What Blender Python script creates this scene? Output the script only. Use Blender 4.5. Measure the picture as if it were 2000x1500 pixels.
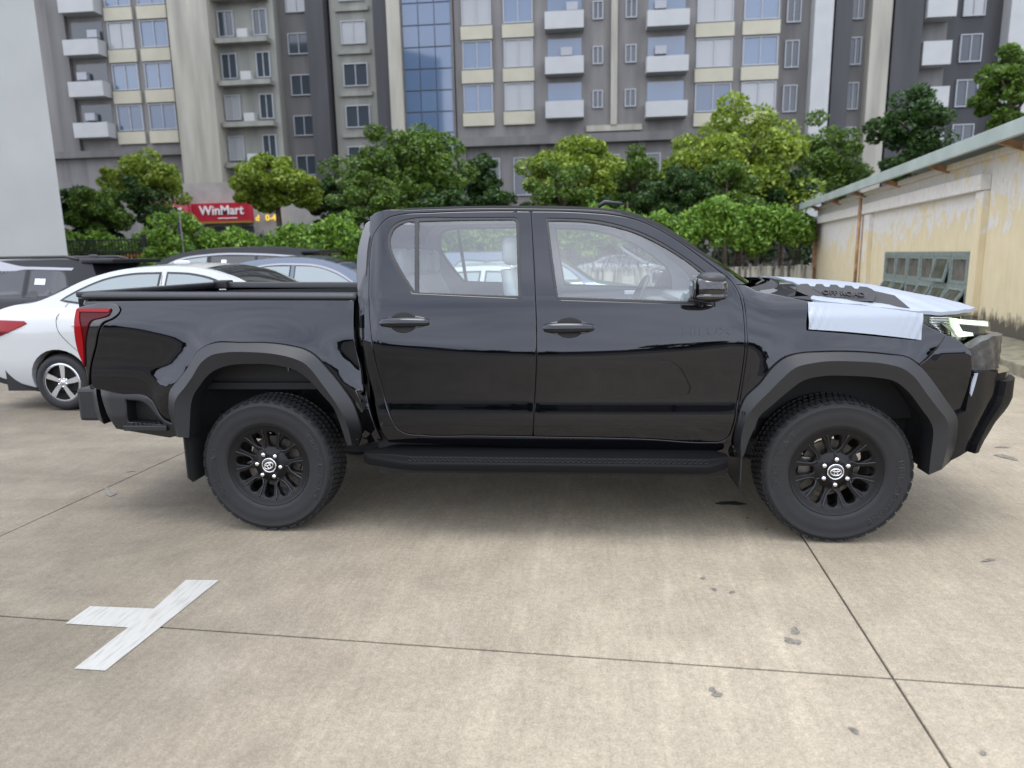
import bpy, bmesh, math, random
import numpy as np
from mathutils import Vector, Matrix
from mathutils.geometry import delaunay_2d_cdt

for o in list(bpy.data.objects):
    bpy.data.objects.remove(o, do_unlink=True)
scene = bpy.context.scene
COL = scene.collection
R = math.radians
random.seed(7)
rng = np.random.default_rng(7)

# ------------------------------------------------------------------ camera
cam_data = bpy.data.cameras.new('camera')
cam = bpy.data.objects.new('camera', cam_data)
COL.objects.link(cam)
PITCH, ROLL, YAW = 0.18366, -0.01922, 0.10144
cam_data.sensor_width = 36.0
cam_data.lens = 1346.08 / 2000 * 36
cam_data.clip_start = 0.05
cam_data.clip_end = 2000
cam.location = (1.76082, -4.46181, 1.52802)
fw = Vector((-math.sin(YAW) * math.cos(PITCH), math.cos(YAW) * math.cos(PITCH), -math.sin(PITCH)))
rt = Vector((math.cos(YAW), math.sin(YAW), 0))
up = rt.cross(fw)
r2 = math.cos(ROLL) * rt + math.sin(ROLL) * up
u2 = -math.sin(ROLL) * rt + math.cos(ROLL) * up
cam.matrix_world = Matrix(((r2.x, u2.x, -fw.x, cam.location.x), (r2.y, u2.y, -fw.y, cam.location.y),
                           (r2.z, u2.z, -fw.z, cam.location.z), (0, 0, 0, 1)))
scene.camera = cam
cam_data.dof.use_dof = True
cam_data.dof.focus_distance = 3.9
cam_data.dof.aperture_fstop = 2.0

# ------------------------------------------------------------------ sky and sun
SUN_EL, SUN_AZ = R(80), R(200)     # high behind thick cloud
world = bpy.data.worlds.new('World')
scene.world = world
world.use_nodes = True
wn = world.node_tree.nodes
wl = world.node_tree.links
wn.clear()
wout = wn.new('ShaderNodeOutputWorld')
wbg = wn.new('ShaderNodeBackground')
sky = wn.new('ShaderNodeTexSky')
sky.sky_type = 'NISHITA'
sky.sun_disc = False
sky.sun_elevation = SUN_EL
sky.sun_rotation = SUN_AZ
sky.dust_density = 3.0
tc = wn.new('ShaderNodeTexCoord')
mp = wn.new('ShaderNodeMapping')
mp.inputs['Scale'].default_value = (1.0, 1.0, 2.4)
cl = wn.new('ShaderNodeTexNoise')
cl.inputs['Scale'].default_value = 2.6
cl.inputs['Detail'].default_value = 6
cl.inputs['Roughness'].default_value = 0.55
cr_ = wn.new('ShaderNodeValToRGB')
cr_.color_ramp.elements[0].position = 0.30
cr_.color_ramp.elements[0].color = (9.0, 9.9, 12.2, 1)
cr_.color_ramp.elements[1].position = 0.72
cr_.color_ramp.elements[1].color = (17.0, 17.6, 19.4, 1)
mx = wn.new('ShaderNodeMix')
mx.data_type = 'RGBA'
mx.inputs['Factor'].default_value = 0.85     # thick cloud over the blue
wl.new(tc.outputs['Generated'], mp.inputs['Vector'])
wl.new(mp.outputs['Vector'], cl.inputs['Vector'])
wl.new(cl.outputs['Fac'], cr_.inputs['Fac'])
wl.new(sky.outputs['Color'], mx.inputs['A'])
wl.new(cr_.outputs['Color'], mx.inputs['B'])
wl.new(mx.outputs['Result'], wbg.inputs['Color'])
wl.new(wbg.outputs['Background'], wout.inputs['Surface'])
wbg.inputs['Strength'].default_value = 0.15

sun_d = bpy.data.lights.new('sun', 'SUN')
sun_d.energy = 1.0
sun_d.angle = R(25)
sun_d.color = (1.0, 0.96, 0.9)
sun = bpy.data.objects.new('sun', sun_d)
COL.objects.link(sun)
sdir = Vector((math.sin(SUN_AZ) * math.cos(SUN_EL), math.cos(SUN_AZ) * math.cos(SUN_EL), math.sin(SUN_EL)))
sun.rotation_euler = (-sdir).to_track_quat('-Z', 'Y').to_euler()

vs = scene.view_settings
vs.view_transform = 'Standard'
vs.look = 'None'
vs.exposure = 0.45
vs.gamma = 1.0
vs.use_curve_mapping = False
scene.render.engine = 'CYCLES'
scene.cycles.max_bounces = 8
scene.cycles.transparent_max_bounces = 24
scene.cycles.use_adaptive_sampling = True

# ------------------------------------------------------------------ materials
def new_mat(name):
    m = bpy.data.materials.new(name)
    m.use_nodes = True
    return m, m.node_tree.nodes, m.node_tree.links, m.node_tree.nodes['Principled BSDF']

def plain(name, col, rough=0.5, metal=0.0, coat=0.0, ior=1.5, var=0.0, vscale=8.0, bump=0.0, bscale=60.0, emit=None, estr=0.0, coat_rough=0.03, stretch=None):
    m, n, l, b = new_mat(name)
    b.inputs['Base Color'].default_value = (*col, 1)
    b.inputs['Roughness'].default_value = rough
    b.inputs['Metallic'].default_value = metal
    b.inputs['IOR'].default_value = ior
    b.inputs['Coat Weight'].default_value = coat
    b.inputs['Coat Roughness'].default_value = coat_rough
    if emit:
        b.inputs['Emission Color'].default_value = (*emit, 1)
        b.inputs['Emission Strength'].default_value = estr
    g = n.new('ShaderNodeNewGeometry')
    if var:
        t = n.new('ShaderNodeTexNoise')
        t.inputs['Scale'].default_value = vscale
        t.inputs['Detail'].default_value = 5
        if stretch:
            mpn = n.new('ShaderNodeMapping')
            mpn.inputs['Scale'].default_value = stretch
            l.new(g.outputs['Position'], mpn.inputs['Vector'])
            l.new(mpn.outputs['Vector'], t.inputs['Vector'])
        else:
            l.new(g.outputs['Position'], t.inputs['Vector'])
        mr = n.new('ShaderNodeMapRange')
        mr.inputs['From Min'].default_value = 0.3
        mr.inputs['From Max'].default_value = 0.7
        mr.inputs['To Min'].default_value = 1 - var
        mr.inputs['To Max'].default_value = 1 + var
        l.new(t.outputs['Fac'], mr.inputs['Value'])
        mxn = n.new('ShaderNodeVectorMath')
        mxn.operation = 'SCALE'
        mxn.inputs[0].default_value = col
        l.new(mr.outputs['Result'], mxn.inputs['Scale'])
        l.new(mxn.outputs['Vector'], b.inputs['Base Color'])
    if bump:
        t2 = n.new('ShaderNodeTexNoise')
        t2.inputs['Scale'].default_value = bscale
        t2.inputs['Detail'].default_value = 4
        l.new(g.outputs['Position'], t2.inputs['Vector'])
        bn = n.new('ShaderNodeBump')
        bn.inputs['Strength'].default_value = bump
        bn.inputs['Distance'].default_value = 0.01
        l.new(t2.outputs['Fac'], bn.inputs['Height'])
        l.new(bn.outputs['Normal'], b.inputs['Normal'])
    return m

def glass_mat(name, tint, refl, rough=0.0):
    """thin pane: lets light through and mirrors a Fresnel share"""
    m, n, l, b = new_mat(name)
    n.remove(b)
    out = n['Material Output']
    tr = n.new('ShaderNodeBsdfTransparent')
    tr.inputs['Color'].default_value = (*tint, 1)
    gl = n.new('ShaderNodeBsdfGlossy')
    gl.inputs['Roughness'].default_value = rough
    gl.inputs['Color'].default_value = (1, 1, 1, 1)
    fr = n.new('ShaderNodeFresnel')
    g = n.new('ShaderNodeNewGeometry')
    mr = n.new('ShaderNodeMapRange')     # the same pane from inside and outside
    mr.inputs['To Min'].default_value = refl
    mr.inputs['To Max'].default_value = 1 / refl
    l.new(g.outputs['Backfacing'], mr.inputs['Value'])
    l.new(mr.outputs['Result'], fr.inputs['IOR'])
    mix = n.new('ShaderNodeMixShader')
    l.new(fr.outputs['Fac'], mix.inputs['Fac'])
    l.new(tr.outputs['BSDF'], mix.inputs[1])
    l.new(gl.outputs['BSDF'], mix.inputs[2])
    l.new(mix.outputs['Shader'], out.inputs['Surface'])
    return m

def leaf_mat(name, c1, c2, c3, trans=0.35):
    m, n, l, b = new_mat(name)
    g = n.new('ShaderNodeNewGeometry')
    rp = n.new('ShaderNodeValToRGB')
    e = rp.color_ramp.elements
    e[0].color = (*c1, 1)
    e[1].color = (*c3, 1)
    mid = rp.color_ramp.elements.new(0.5)
    mid.color = (*c2, 1)
    l.new(g.outputs['Random Per Island'], rp.inputs['Fac'])
    l.new(rp.outputs['Color'], b.inputs['Base Color'])
    b.inputs['Roughness'].default_value = 0.45
    tl = n.new('ShaderNodeBsdfTranslucent')
    l.new(rp.outputs['Color'], tl.inputs['Color'])
    mix = n.new('ShaderNodeMixShader')
    mix.inputs['Fac'].default_value = trans
    l.new(b.outputs['BSDF'], mix.inputs[1])
    l.new(tl.outputs['BSDF'], mix.inputs[2])
    l.new(mix.outputs['Shader'], n['Material Output'].inputs['Surface'])
    return m

M = {}
M['paint'] = plain('black_paint', (0.0012, 0.0012, 0.002), 0.04, 0, 1.0, 1.36, coat_rough=0.012)
M['paint'].node_tree.nodes['Principled BSDF'].inputs['Specular Tint'].default_value = (0.80, 0.86, 1.0, 1)
M['paint'].node_tree.nodes['Principled BSDF'].inputs['Coat IOR'].default_value = 1.38
M['cladding'] = plain('black_cladding', (0.0085, 0.009, 0.0105), 0.45, bump=0.06, bscale=900)
M['gloss'] = plain('gloss_black_plastic', (0.006, 0.006, 0.007), 0.08, 0, 0.6)
M['bumper_black'] = plain('bumper_black_plastic', (0.004, 0.004, 0.005), 0.12, 0, 0.25, 1.3)
M['rim_edge'] = plain('rim_spoke_edge', (0.010, 0.010, 0.011), 0.22)
M['dark'] = plain('underbody_black', (0.008, 0.008, 0.008), 0.75)
M['seal'] = plain('window_seal', (0.016, 0.016, 0.017), 0.5)
M['rubber'] = plain('tyre_rubber', (0.008, 0.008, 0.009), 0.7, var=0.18, vscale=14, bump=0.1, bscale=300)
M['rubber_mark'] = plain('tyre_lettering', (0.019, 0.019, 0.020), 0.5)
M['rim'] = plain('satin_black_rim', (0.0045, 0.0045, 0.005), 0.40, ior=1.35)
M['chrome'] = plain('chrome', (0.75, 0.75, 0.76), 0.12, 1.0)
M['steel'] = plain('brake_steel', (0.16, 0.145, 0.125), 0.45, 0.8, var=0.3, vscale=40)
M['glass'] = glass_mat('window_glass', (0.90, 0.96, 0.95), 2.05)
M['film'] = plain('white_protective_film', (0.275, 0.305, 0.345), 0.42, bump=0.12, bscale=22)
M['redlens'] = plain('red_lamp_lens', (0.22, 0.002, 0.005), 0.12, 0, 0.0, 1.3)
M['reddark'] = plain('dark_red_lamp_lens', (0.055, 0.001, 0.003), 0.12, 0, 0.0, 1.3)
M['drl'] = plain('daytime_light_strip', (0.75, 0.80, 0.70), 0.3, emit=(0.86, 1.0, 0.72), estr=0.55)
M['lamp_in'] = plain('headlamp_inside', (0.10, 0.11, 0.10), 0.25, 0.6, var=0.4, vscale=90)
M['lens'] = glass_mat('headlamp_lens', (0.9, 0.93, 0.9), 1.5)
M['cabin'] = plain('cabin_grey_trim', (0.14, 0.155, 0.16), 0.7)
M['cabin_light'] = plain('cabin_light_headliner', (0.50, 0.53, 0.54), 0.8)
M['seat'] = plain('wrapped_seat', (0.20, 0.22, 0.23), 0.35, bump=0.1, bscale=25)
M['seat_light'] = plain('clear_wrapped_seat_back', (0.36, 0.41, 0.41), 0.3, bump=0.15, bscale=18)
M['mirror'] = plain('mirror_glass', (0.8, 0.82, 0.83), 0.02, 1.0)
M['wrap'] = plain('crumpled_film_on_black', (0.040, 0.039, 0.037), 0.40, 0, 0.2, 1.4, bump=0.9, bscale=14)
M['white_paint'] = plain('white_car_paint', (0.43, 0.44, 0.435), 0.25, 0, 0.8)
M['blue_paint'] = plain('blue_grey_car_paint', (0.085, 0.105, 0.14), 0.25, 0.5, 0.8)
M['char_paint'] = plain('charcoal_car_paint', (0.008, 0.008, 0.010), 0.3, 0.0, 0.1, 1.35)
M['grey_paint'] = plain('dark_grey_car_paint', (0.010, 0.010, 0.012), 0.3, 0.0, 0.1, 1.35)
M['carglass'] = plain('tinted_car_glass', (0.012, 0.014, 0.015), 0.03, 0, 0.0, 1.7)
M['carglass_light'] = plain('pale_car_glass', (0.16, 0.20, 0.20), 0.03, 0, 0.0, 1.9)
M['alloy'] = plain('machined_alloy', (0.62, 0.62, 0.64), 0.25, 0.9)
M['board'] = plain('step_black_plastic', (0.004, 0.004, 0.0045), 0.55, ior=1.22)
M['trim'] = plain('brushed_trim', (0.28, 0.28, 0.29), 0.3, 1.0)
M['paper'] = plain('window_paper', (0.75, 0.77, 0.80), 0.8)

# ------------------------------------------------------------------ mesh helpers
def empty(name, loc=(0, 0, 0), rz=0.0):
    o = bpy.data.objects.new(name, None)
    COL.objects.link(o)
    o.location = loc
    o.rotation_euler = (0, 0, rz)
    o.empty_display_size = 0.1
    return o

def tag(o, label=None, cat=None, group=None, kind=None):
    if label: o['label'] = label
    if cat: o['category'] = cat
    if group: o['group'] = group
    if kind: o['kind'] = kind
    return o

def link_mesh(name, me, mat, parent=None):
    o = bpy.data.objects.new(name, me)
    COL.objects.link(o)
    if mat is not None:
        me.materials.append(M[mat] if isinstance(mat, str) else mat)
    if parent is not None:
        o.parent = parent
    return o

class MB:
    """collects shapes that become ONE mesh object"""
    def __init__(s):
        s.v, s.f, s.sm = [], [], []
    def add(s, vs_, fs_, smooth=False):
        k = len(s.v)
        s.v += [tuple(p) for p in vs_]
        s.f += [tuple(i + k for i in q) for q in fs_]
        s.sm += [smooth] * len(fs_)
        return s
    def box(s, a, b, bev=0.0):
        (x0, y0, z0), (x1, y1, z1) = a, b
        if bev <= 0:
            v = [(x0, y0, z0), (x1, y0, z0), (x1, y1, z0), (x0, y1, z0), (x0, y0, z1), (x1, y0, z1), (x1, y1, z1), (x0, y1, z1)]
            return s.add(v, [(0, 3, 2, 1), (4, 5, 6, 7), (0, 1, 5, 4), (1, 2, 6, 5), (2, 3, 7, 6), (3, 0, 4, 7)])
        bm = bmesh.new()
        bmesh.ops.create_cube(bm, size=1)
        for p in bm.verts:
            p.co = Vector(((x0 + x1) / 2 + p.co.x * (x1 - x0), (y0 + y1) / 2 + p.co.y * (y1 - y0), (z0 + z1) / 2 + p.co.z * (z1 - z0)))
        bmesh.ops.bevel(bm, geom=bm.edges[:], offset=bev, segments=2, affect='EDGES', profile=0.6)
        bm.verts.index_update()
        s.add([p.co for p in bm.verts], [[q.index for q in f.verts] for f in bm.faces])
        bm.free()
        return s
    def obox(s, c, ax, ay, az, hx, hy, hz):
        c = Vector(c)
        v = []
        for k in (-1, 1):
            for i, j in ((-1, -1), (1, -1), (1, 1), (-1, 1)):
                v.append(c + Vector(ax) * hx * i + Vector(ay) * hy * j + Vector(az) * hz * k)
        return s.add(v, [(0, 3, 2, 1), (4, 5, 6, 7), (0, 1, 5, 4), (1, 2, 6, 5), (2, 3, 7, 6), (3, 0, 4, 7)])
    def bar(s, p, q, w, d, upv=(0, 0, 1)):
        p, q = Vector(p), Vector(q)
        ax = (q - p).normalized()
        ay = Vector(upv).cross(ax)
        if ay.length < 1e-4: ay = Vector((1, 0, 0)).cross(ax)
        ay.normalize()
        return s.obox((p + q) / 2, ax, ay, ax.cross(ay), (q - p).length / 2, w / 2, d / 2)
    def tube(s, pts, rad, seg=8, caps=True):
        pts = [Vector(p) for p in pts]
        rr = rad if isinstance(rad, (list, tuple)) else [rad] * len(pts)
        v, f = [], []
        t0 = None
        for i, p in enumerate(pts):
            t = (pts[min(i + 1, len(pts) - 1)] - pts[max(i - 1, 0)]).normalized()
            if t0 is None:
                a = t.orthogonal().normalized()
            else:
                a = (a - t * a.dot(t)).normalized()
            t0 = t
            b = t.cross(a)
            for j in range(seg):
                th = 2 * math.pi * j / seg
                v.append(p + (a * math.cos(th) + b * math.sin(th)) * rr[i])
        for i in range(len(pts) - 1):
            for j in range(seg):
                f.append((i * seg + j, i * seg + (j + 1) % seg, (i + 1) * seg + (j + 1) % seg, (i + 1) * seg + j))
        s.add(v, f, True)
        if caps:
            k = len(s.v)
            s.f += [tuple(range(k - len(v), k - len(v) + seg))[::-1], tuple(range(k - seg, k))]
            s.sm += [False, False]
        return s
    def lathe(s, prof, cx, cy, cz, seg=64, axis='y', sgn=-1, smooth=True):
        """prof = [(r, d)], d runs outward along sgn*axis"""
        v, f = [], []
        for r, d in prof:
            for j in range(seg):
                th = 2 * math.pi * j / seg
                if axis == 'y':
                    v.append((cx + r * math.cos(th), cy + sgn * d, cz + r * math.sin(th)))
                else:
                    v.append((cx + r * math.cos(th), cy + r * math.sin(th), cz + d))
        for i in range(len(prof) - 1):
            for j in range(seg):
                f.append((i * seg + j, i * seg + (j + 1) % seg, (i + 1) * seg + (j + 1) % seg, (i + 1) * seg + j))
        return s.add(v, f, smooth)
    def grid(s, rows, smooth=True):
        m = len(rows[0])
        v = [p for r in rows for p in r]
        f = [(i * m + j, i * m + j + 1, (i + 1) * m + j + 1, (i + 1) * m + j) for i in range(len(rows) - 1) for j in range(m - 1)]
        return s.add(v, f, smooth)
    def prism(s, poly, axis, d0, d1):
        """extrude a 2D outline (CCW) along an axis: 'x','y','z'"""
        def P(a, b, d):
            return {'x': (d, a, b), 'y': (a, d, b), 'z': (a, b, d)}[axis]
        n = len(poly)
        k = len(s.v)
        s.v += [P(a, b, d0) for a, b in poly] + [P(a, b, d1) for a, b in poly]
        s.f += [tuple(range(k, k + n)), tuple(range(k + 2 * n - 1, k + n - 1, -1))]
        s.f += [(k + i, k + n + i, k + n + (i + 1) % n, k + (i + 1) % n) for i in range(n)]
        s.sm += [False] * (n + 2)
        return s
    def build(s, name, mat, parent=None, fix=True, angle=None):
        me = bpy.data.meshes.new(name)
        me.from_pydata([tuple(p) for p in s.v], [], s.f)
        me.polygons.foreach_set('use_smooth', s.sm)
        if fix:
            bm = bmesh.new()
            bm.from_mesh(me)
            bmesh.ops.recalc_face_normals(bm, faces=bm.faces[:])
            bm.to_mesh(me)
            bm.free()
        if angle is not None:
            me.polygons.foreach_set('use_smooth', [True] * len(me.polygons))
            me.set_sharp_from_angle(angle=R(angle))
        me.update()
        return link_mesh(name, me, mat, parent)

def spline(pts, step=0.03, closed=True):
    """Catmull-Rom through the points; a third value 1 marks a sharp corner"""
    n = len(pts)
    P = [np.array(p[:2], float) for p in pts]
    sharp = [len(p) > 2 and p[2] == 1 for p in pts]
    out = []
    for i in range(n if closed else n - 1):
        a, b = P[i], P[(i + 1) % n]
        pm = P[i - 1] if (closed or i > 0) else a
        pn = P[(i + 2) % n] if (closed or i < n - 2) else b
        if sharp[i]: pm = 2 * a - b
        if sharp[(i + 1) % n]: pn = 2 * b - a
        L = np.linalg.norm(b - a)
        k = max(1, int(math.ceil(L / step)))
        # centripetal-ish tangents
        la, lb = max(np.linalg.norm(a - pm), 1e-6), max(np.linalg.norm(pn - b), 1e-6)
        ta = (b - a) if sharp[i] else ((a - pm) / la * L + (b - a) / L * la) / (la + L) * L
        tb = (b - a) if sharp[(i + 1) % n] else ((b - a) / L * lb + (pn - b) / lb * L) / (lb + L) * L
        for j in range(k):
            t = j / k
            h00, h10 = 2 * t**3 - 3 * t**2 + 1, t**3 - 2 * t**2 + t
            h01, h11 = -2 * t**3 + 3 * t**2, t**3 - t**2
            out.append(h00 * a + h10 * ta + h01 * b + h11 * tb)
    if not closed:
        out.append(P[-1])
    return [tuple(p) for p in out]

def resample(pts, n):
    P = np.array([p[:2] for p in pts], float)
    d = np.concatenate([[0], np.cumsum(np.linalg.norm(np.diff(P, axis=0), axis=1))])
    t = np.linspace(0, d[-1], n)
    return np.stack([np.interp(t, d, P[:, 0]), np.interp(t, d, P[:, 1])], 1)

def area2(p):
    a = np.array(p)
    return 0.5 * float(np.sum(a[:, 0] * np.roll(a[:, 1], -1) - np.roll(a[:, 0], -1) * a[:, 1]))

def inset(poly, d):
    """move a closed outline inwards by d"""
    if area2(poly) < 0: poly = poly[::-1]
    P = np.array(poly)
    e = np.roll(P, -1, 0) - P
    e /= np.maximum(np.linalg.norm(e, axis=1), 1e-9)[:, None]
    nrm = np.stack([-e[:, 1], e[:, 0]], 1)
    m = nrm + np.roll(nrm, 1, 0)
    l = np.maximum(np.linalg.norm(m, axis=1), 0.8)
    return [tuple(p) for p in P + m * (2 * d / l**2)[:, None]]

def inside(pts, poly):
    x, y = pts[:, 0], pts[:, 1]
    c = np.zeros(len(pts), bool)
    n = len(poly)
    for i in range(n):
        (x0, y0), (x1, y1) = poly[i], poly[(i + 1) % n]
        if y0 == y1: continue
        k = ((y0 > y) != (y1 > y)) & (x < (x1 - x0) * (y - y0) / (y1 - y0) + x0)
        c ^= k
    return c

def fill2d(loops, step, outer_rings=()):
    """triangulate a 2D outline (first loop) with holes; returns points and triangles"""
    pts, edges = [], []
    for lp in list(loops) + list(outer_rings):
        k = len(pts)
        pts += [tuple(p) for p in lp]
        edges += [(k + i, k + (i + 1) % len(lp)) for i in range(len(lp))]
    A = np.array(pts)
    lo, hi = A.min(0), A.max(0)
    gx = np.arange(lo[0] + step * .5, hi[0], step)
    gy = np.arange(lo[1] + step * .5, hi[1], step)
    if len(gx) and len(gy):
        G = np.stack(np.meshgrid(gx, gy), -1).reshape(-1, 2)
        ok = inside(G, loops[0])
        for hl in loops[1:]: ok &= ~inside(G, hl)
        G = G[ok]
        if len(G):
            keep = np.ones(len(G), bool)
            for i in range(0, len(G), 256):
                d = np.linalg.norm(G[i:i + 256, None] - A[None], axis=2).min(1)
                keep[i:i + 256] = d > step * .45
            pts += [tuple(p) for p in G[keep]]
    v, e, f, *_ = delaunay_2d_cdt([Vector(p) for p in pts], edges, [], 0, 1e-6)
    V = np.array([tuple(p) for p in v])
    F = [list(t) for t in f]
    C = np.array([V[t].mean(0) for t in F])
    ok = inside(C, loops[0])
    for hl in loops[1:]: ok &= ~inside(C, hl)
    return V, [t for t, k in zip(F, ok) if k]

def panel(name, outline, hf, mat, parent, sides=(-1,), step=0.04, thick=0.02, gap=0.0, holes=(), lift=0.0, rnd=0.0035, edge=0.0022):
    """a curved sheet-metal panel on the surface y = +-hf(x, z) with rolled, returned edges"""
    out = list(outline)
    if area2(out) < 0: out = out[::-1]
    if gap: out = inset(out, gap)
    hs = []
    for h_ in holes:
        h_ = list(h_)
        if area2(h_) > 0: h_ = h_[::-1]
        if gap: h_ = [tuple(p) for p in inset(h_[::-1], -gap)][::-1]
        hs.append(h_)
    rings = []
    if rnd:
        rings.append(inset(out, rnd * 1.6))
        for q in hs: rings.append(inset(q[::-1], -rnd * 1.6))
    V, F = fill2d([out] + hs, step, rings)
    H = hf(V[:, 0], V[:, 1]) + lift
    e_ = 1e-3
    hx = (hf(V[:, 0] + e_, V[:, 1]) - hf(V[:, 0] - e_, V[:, 1])) / (2 * e_)
    hz = (hf(V[:, 0], V[:, 1] + e_) - hf(V[:, 0], V[:, 1] - e_)) / (2 * e_)
    # rolled edge
    bnd = {}
    for lp, sg in [(out, 1)] + [(q, 1) for q in hs]:
        n = len(lp)
        L = np.array(lp)
        e = np.roll(L, -1, 0) - np.roll(L, 1, 0)
        e /= np.maximum(np.linalg.norm(e, axis=1), 1e-9)[:, None]
        on = np.stack([e[:, 1], -e[:, 0]], 1)
        for i, p in enumerate(lp):
            bnd[(round(p[0], 5), round(p[1], 5))] = on[i]
    ox = np.zeros(len(V)); oz = np.zeros(len(V)); isb = np.zeros(len(V), bool)
    for i, p in enumerate(V):
        q = bnd.get((round(p[0], 5), round(p[1], 5)))
        if q is not None:
            ox[i], oz[i] = q; isb[i] = True
    if rnd:
        H = H - np.where(isb, edge, 0)
    objs = []
    for sd in sides:
        vs_ = [(V[i, 0], sd * H[i], V[i, 1]) for i in range(len(V))]
        k0 = 0.9 if rnd else 0.0
        nr = np.stack([-hx + k0 * ox, np.full(len(V), float(sd)), -hz + k0 * oz], 1)
        nr /= np.linalg.norm(nr, axis=1)[:, None]
        fs_, ln = [], []
        for t in F:
            a, b, c = (V[j] for j in t)
            cr = (b[0] - a[0]) * (c[1] - a[1]) - (b[1] - a[1]) * (c[0] - a[0])
            # CCW in (x,z) faces -y
            tt = t if (cr > 0) == (sd < 0) else t[::-1]
            fs_.append(tuple(tt))
            ln += [tuple(nr[j]) for j in tt]
        if thick:
            for lp in [out] + hs:
                k = len(vs_)
                n = len(lp)
                L = np.array(lp)
                hh = hf(L[:, 0], L[:, 1]) + lift - (edge if rnd else 0)
                vs_ += [(L[i, 0], sd * hh[i], L[i, 1]) for i in range(n)]
                vs_ += [(L[i, 0], sd * (hh[i] - thick), L[i, 1]) for i in range(n)]
                for i in range(n):
                    q = (k + i, k + n + i, k + n + (i + 1) % n, k + (i + 1) % n)
                    if sd > 0: q = q[::-1]
                    fs_.append(q)
                    ln += [(0, 0, 0)] * 4
        me = bpy.data.meshes.new(name)
        me.from_pydata(vs_, [], fs_)
        me.polygons.foreach_set('use_smooth', [len(f) == 3 for f in fs_])
        me.update()
        me.normals_split_custom_set(ln)
        objs.append(link_mesh(name, me, mat, parent))
    return objs if len(objs) > 1 else objs[0]

def text_mesh(txt, size, depth, bold=False):
    c = bpy.data.curves.new('lettering', 'FONT')
    c.body = txt
    c.size = size
    c.extrude = depth
    c.align_x = 'CENTER'
    c.align_y = 'CENTER'
    c.resolution_u = 3
    if bold: c.offset = size * 0.018
    o = bpy.data.objects.new('lettering', c)
    COL.objects.link(o)
    dg = bpy.context.evaluated_depsgraph_get()
    me = bpy.data.meshes.new_from_object(o.evaluated_get(dg))
    bpy.data.objects.remove(o, do_unlink=True)
    bpy.data.curves.remove(c)
    return me

def text_on(txt, fn, size, depth, name, mat, parent, bold=False, sx=1.0):
    """lettering mapped by fn(u, v, d) -> point"""
    me = text_mesh(txt, size, depth, bold)
    for v in me.vertices:
        v.co = fn(v.co.x * sx, v.co.y, v.co.z + depth)
    me.update()
    return link_mesh(name, me, mat, parent)

# ------------------------------------------------------------------ the truck's side surface
# --H
def _prof(knots, zr, hr):
    z = np.linspace(0.25, 2.0, 1401)
    kz, ks = zip(*knots)
    s = np.interp(z, kz, ks)
    # soften the slope so that creases have a radius
    k = np.hanning(33); k /= k.sum()
    s = np.convolve(np.pad(s, 16, mode='edge'), k, mode='valid')
    h = np.concatenate([[0], np.cumsum((s[1:] + s[:-1]) / 2 * (z[1] - z[0]))])
    return z, h - np.interp(zr, z, h) + hr

_CAB = _prof([(.40, .7), (.50, .5), (.56, .28), (.62, .16), (.645, .09), (.672, .0), (.700, -.118), (.755, -.118), (.785, .0), (.81, .045), (.95, .06),
              (1.00, .045), (1.035, -.03), (1.06, -.09), (1.12, -.14), (1.24, -.18), (1.29, -.25), (1.33, -.40), (1.45, -.42), (1.75, -.46), (1.85, -.5)], 1.02, .877)
_BED = _prof([(.50, .5), (.62, .30), (.72, .16), (.79, .07), (.83, .0), (.865, -.07), (.90, -.02), (.94, .05), (1.03, .06), (1.075, .02),
              (1.10, -.06), (1.13, -.15), (1.20, -.22), (1.255, -.22), (1.275, -.10), (1.30, -.12), (1.315, -.35), (1.335, -.9), (1.36, -1.5)], 1.08, .858)
_FEN = _prof([(.45, .5), (.56, .28), (.66, .10), (.74, .04), (.85, .05), (.96, .06), (1.00, .0), (1.03, -.07), (1.09, -.16), (1.17, -.26), (1.23, -.42), (1.27, -.85), (1.31, -1.3), (1.36, -1.6)], 1.02, .874)
def _ss(t):
    t = np.clip(t, 0, 1)
    return t * t * (3 - 2 * t)
def body_half(x, z):
    x = np.asarray(x, float); z = np.asarray(z, float)
    zs = z + (.034 - .062 * ((x - 1.65) / .95) ** 2) * np.exp(-((z - 1.05) / .16) ** 2)
    c = np.interp(zs, *_CAB)
    c = c - .035 * np.clip((.70 - x) / .12, 0, 3) ** 2
    b = np.interp(z - .085 * _ss((-.30 - x) / .55) * _ss((1.33 - z) / .12), *_BED)
    f = np.interp(z, *_FEN)
    f = f - .045 * np.clip((x - 3.05) / .7, 0, 3) ** 2
    r = np.hypot(x, z - .40)
    b = b + .030 * np.exp(-((r - .66) / .10) ** 2)
    b = b - .012 * np.clip((-.75 - x) / .35, 0, 3) ** 2
    rf = np.hypot(x - 3.085, z - .40)
    f = f + .022 * np.exp(-((rf - .60) / .09) ** 2)
    w = _ss((x - 2.50) / .26) * _ss((1.50 - z) / .12)
    return np.where(x < .575, b, c * (1 - w) + f * w)
# --/H

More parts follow.
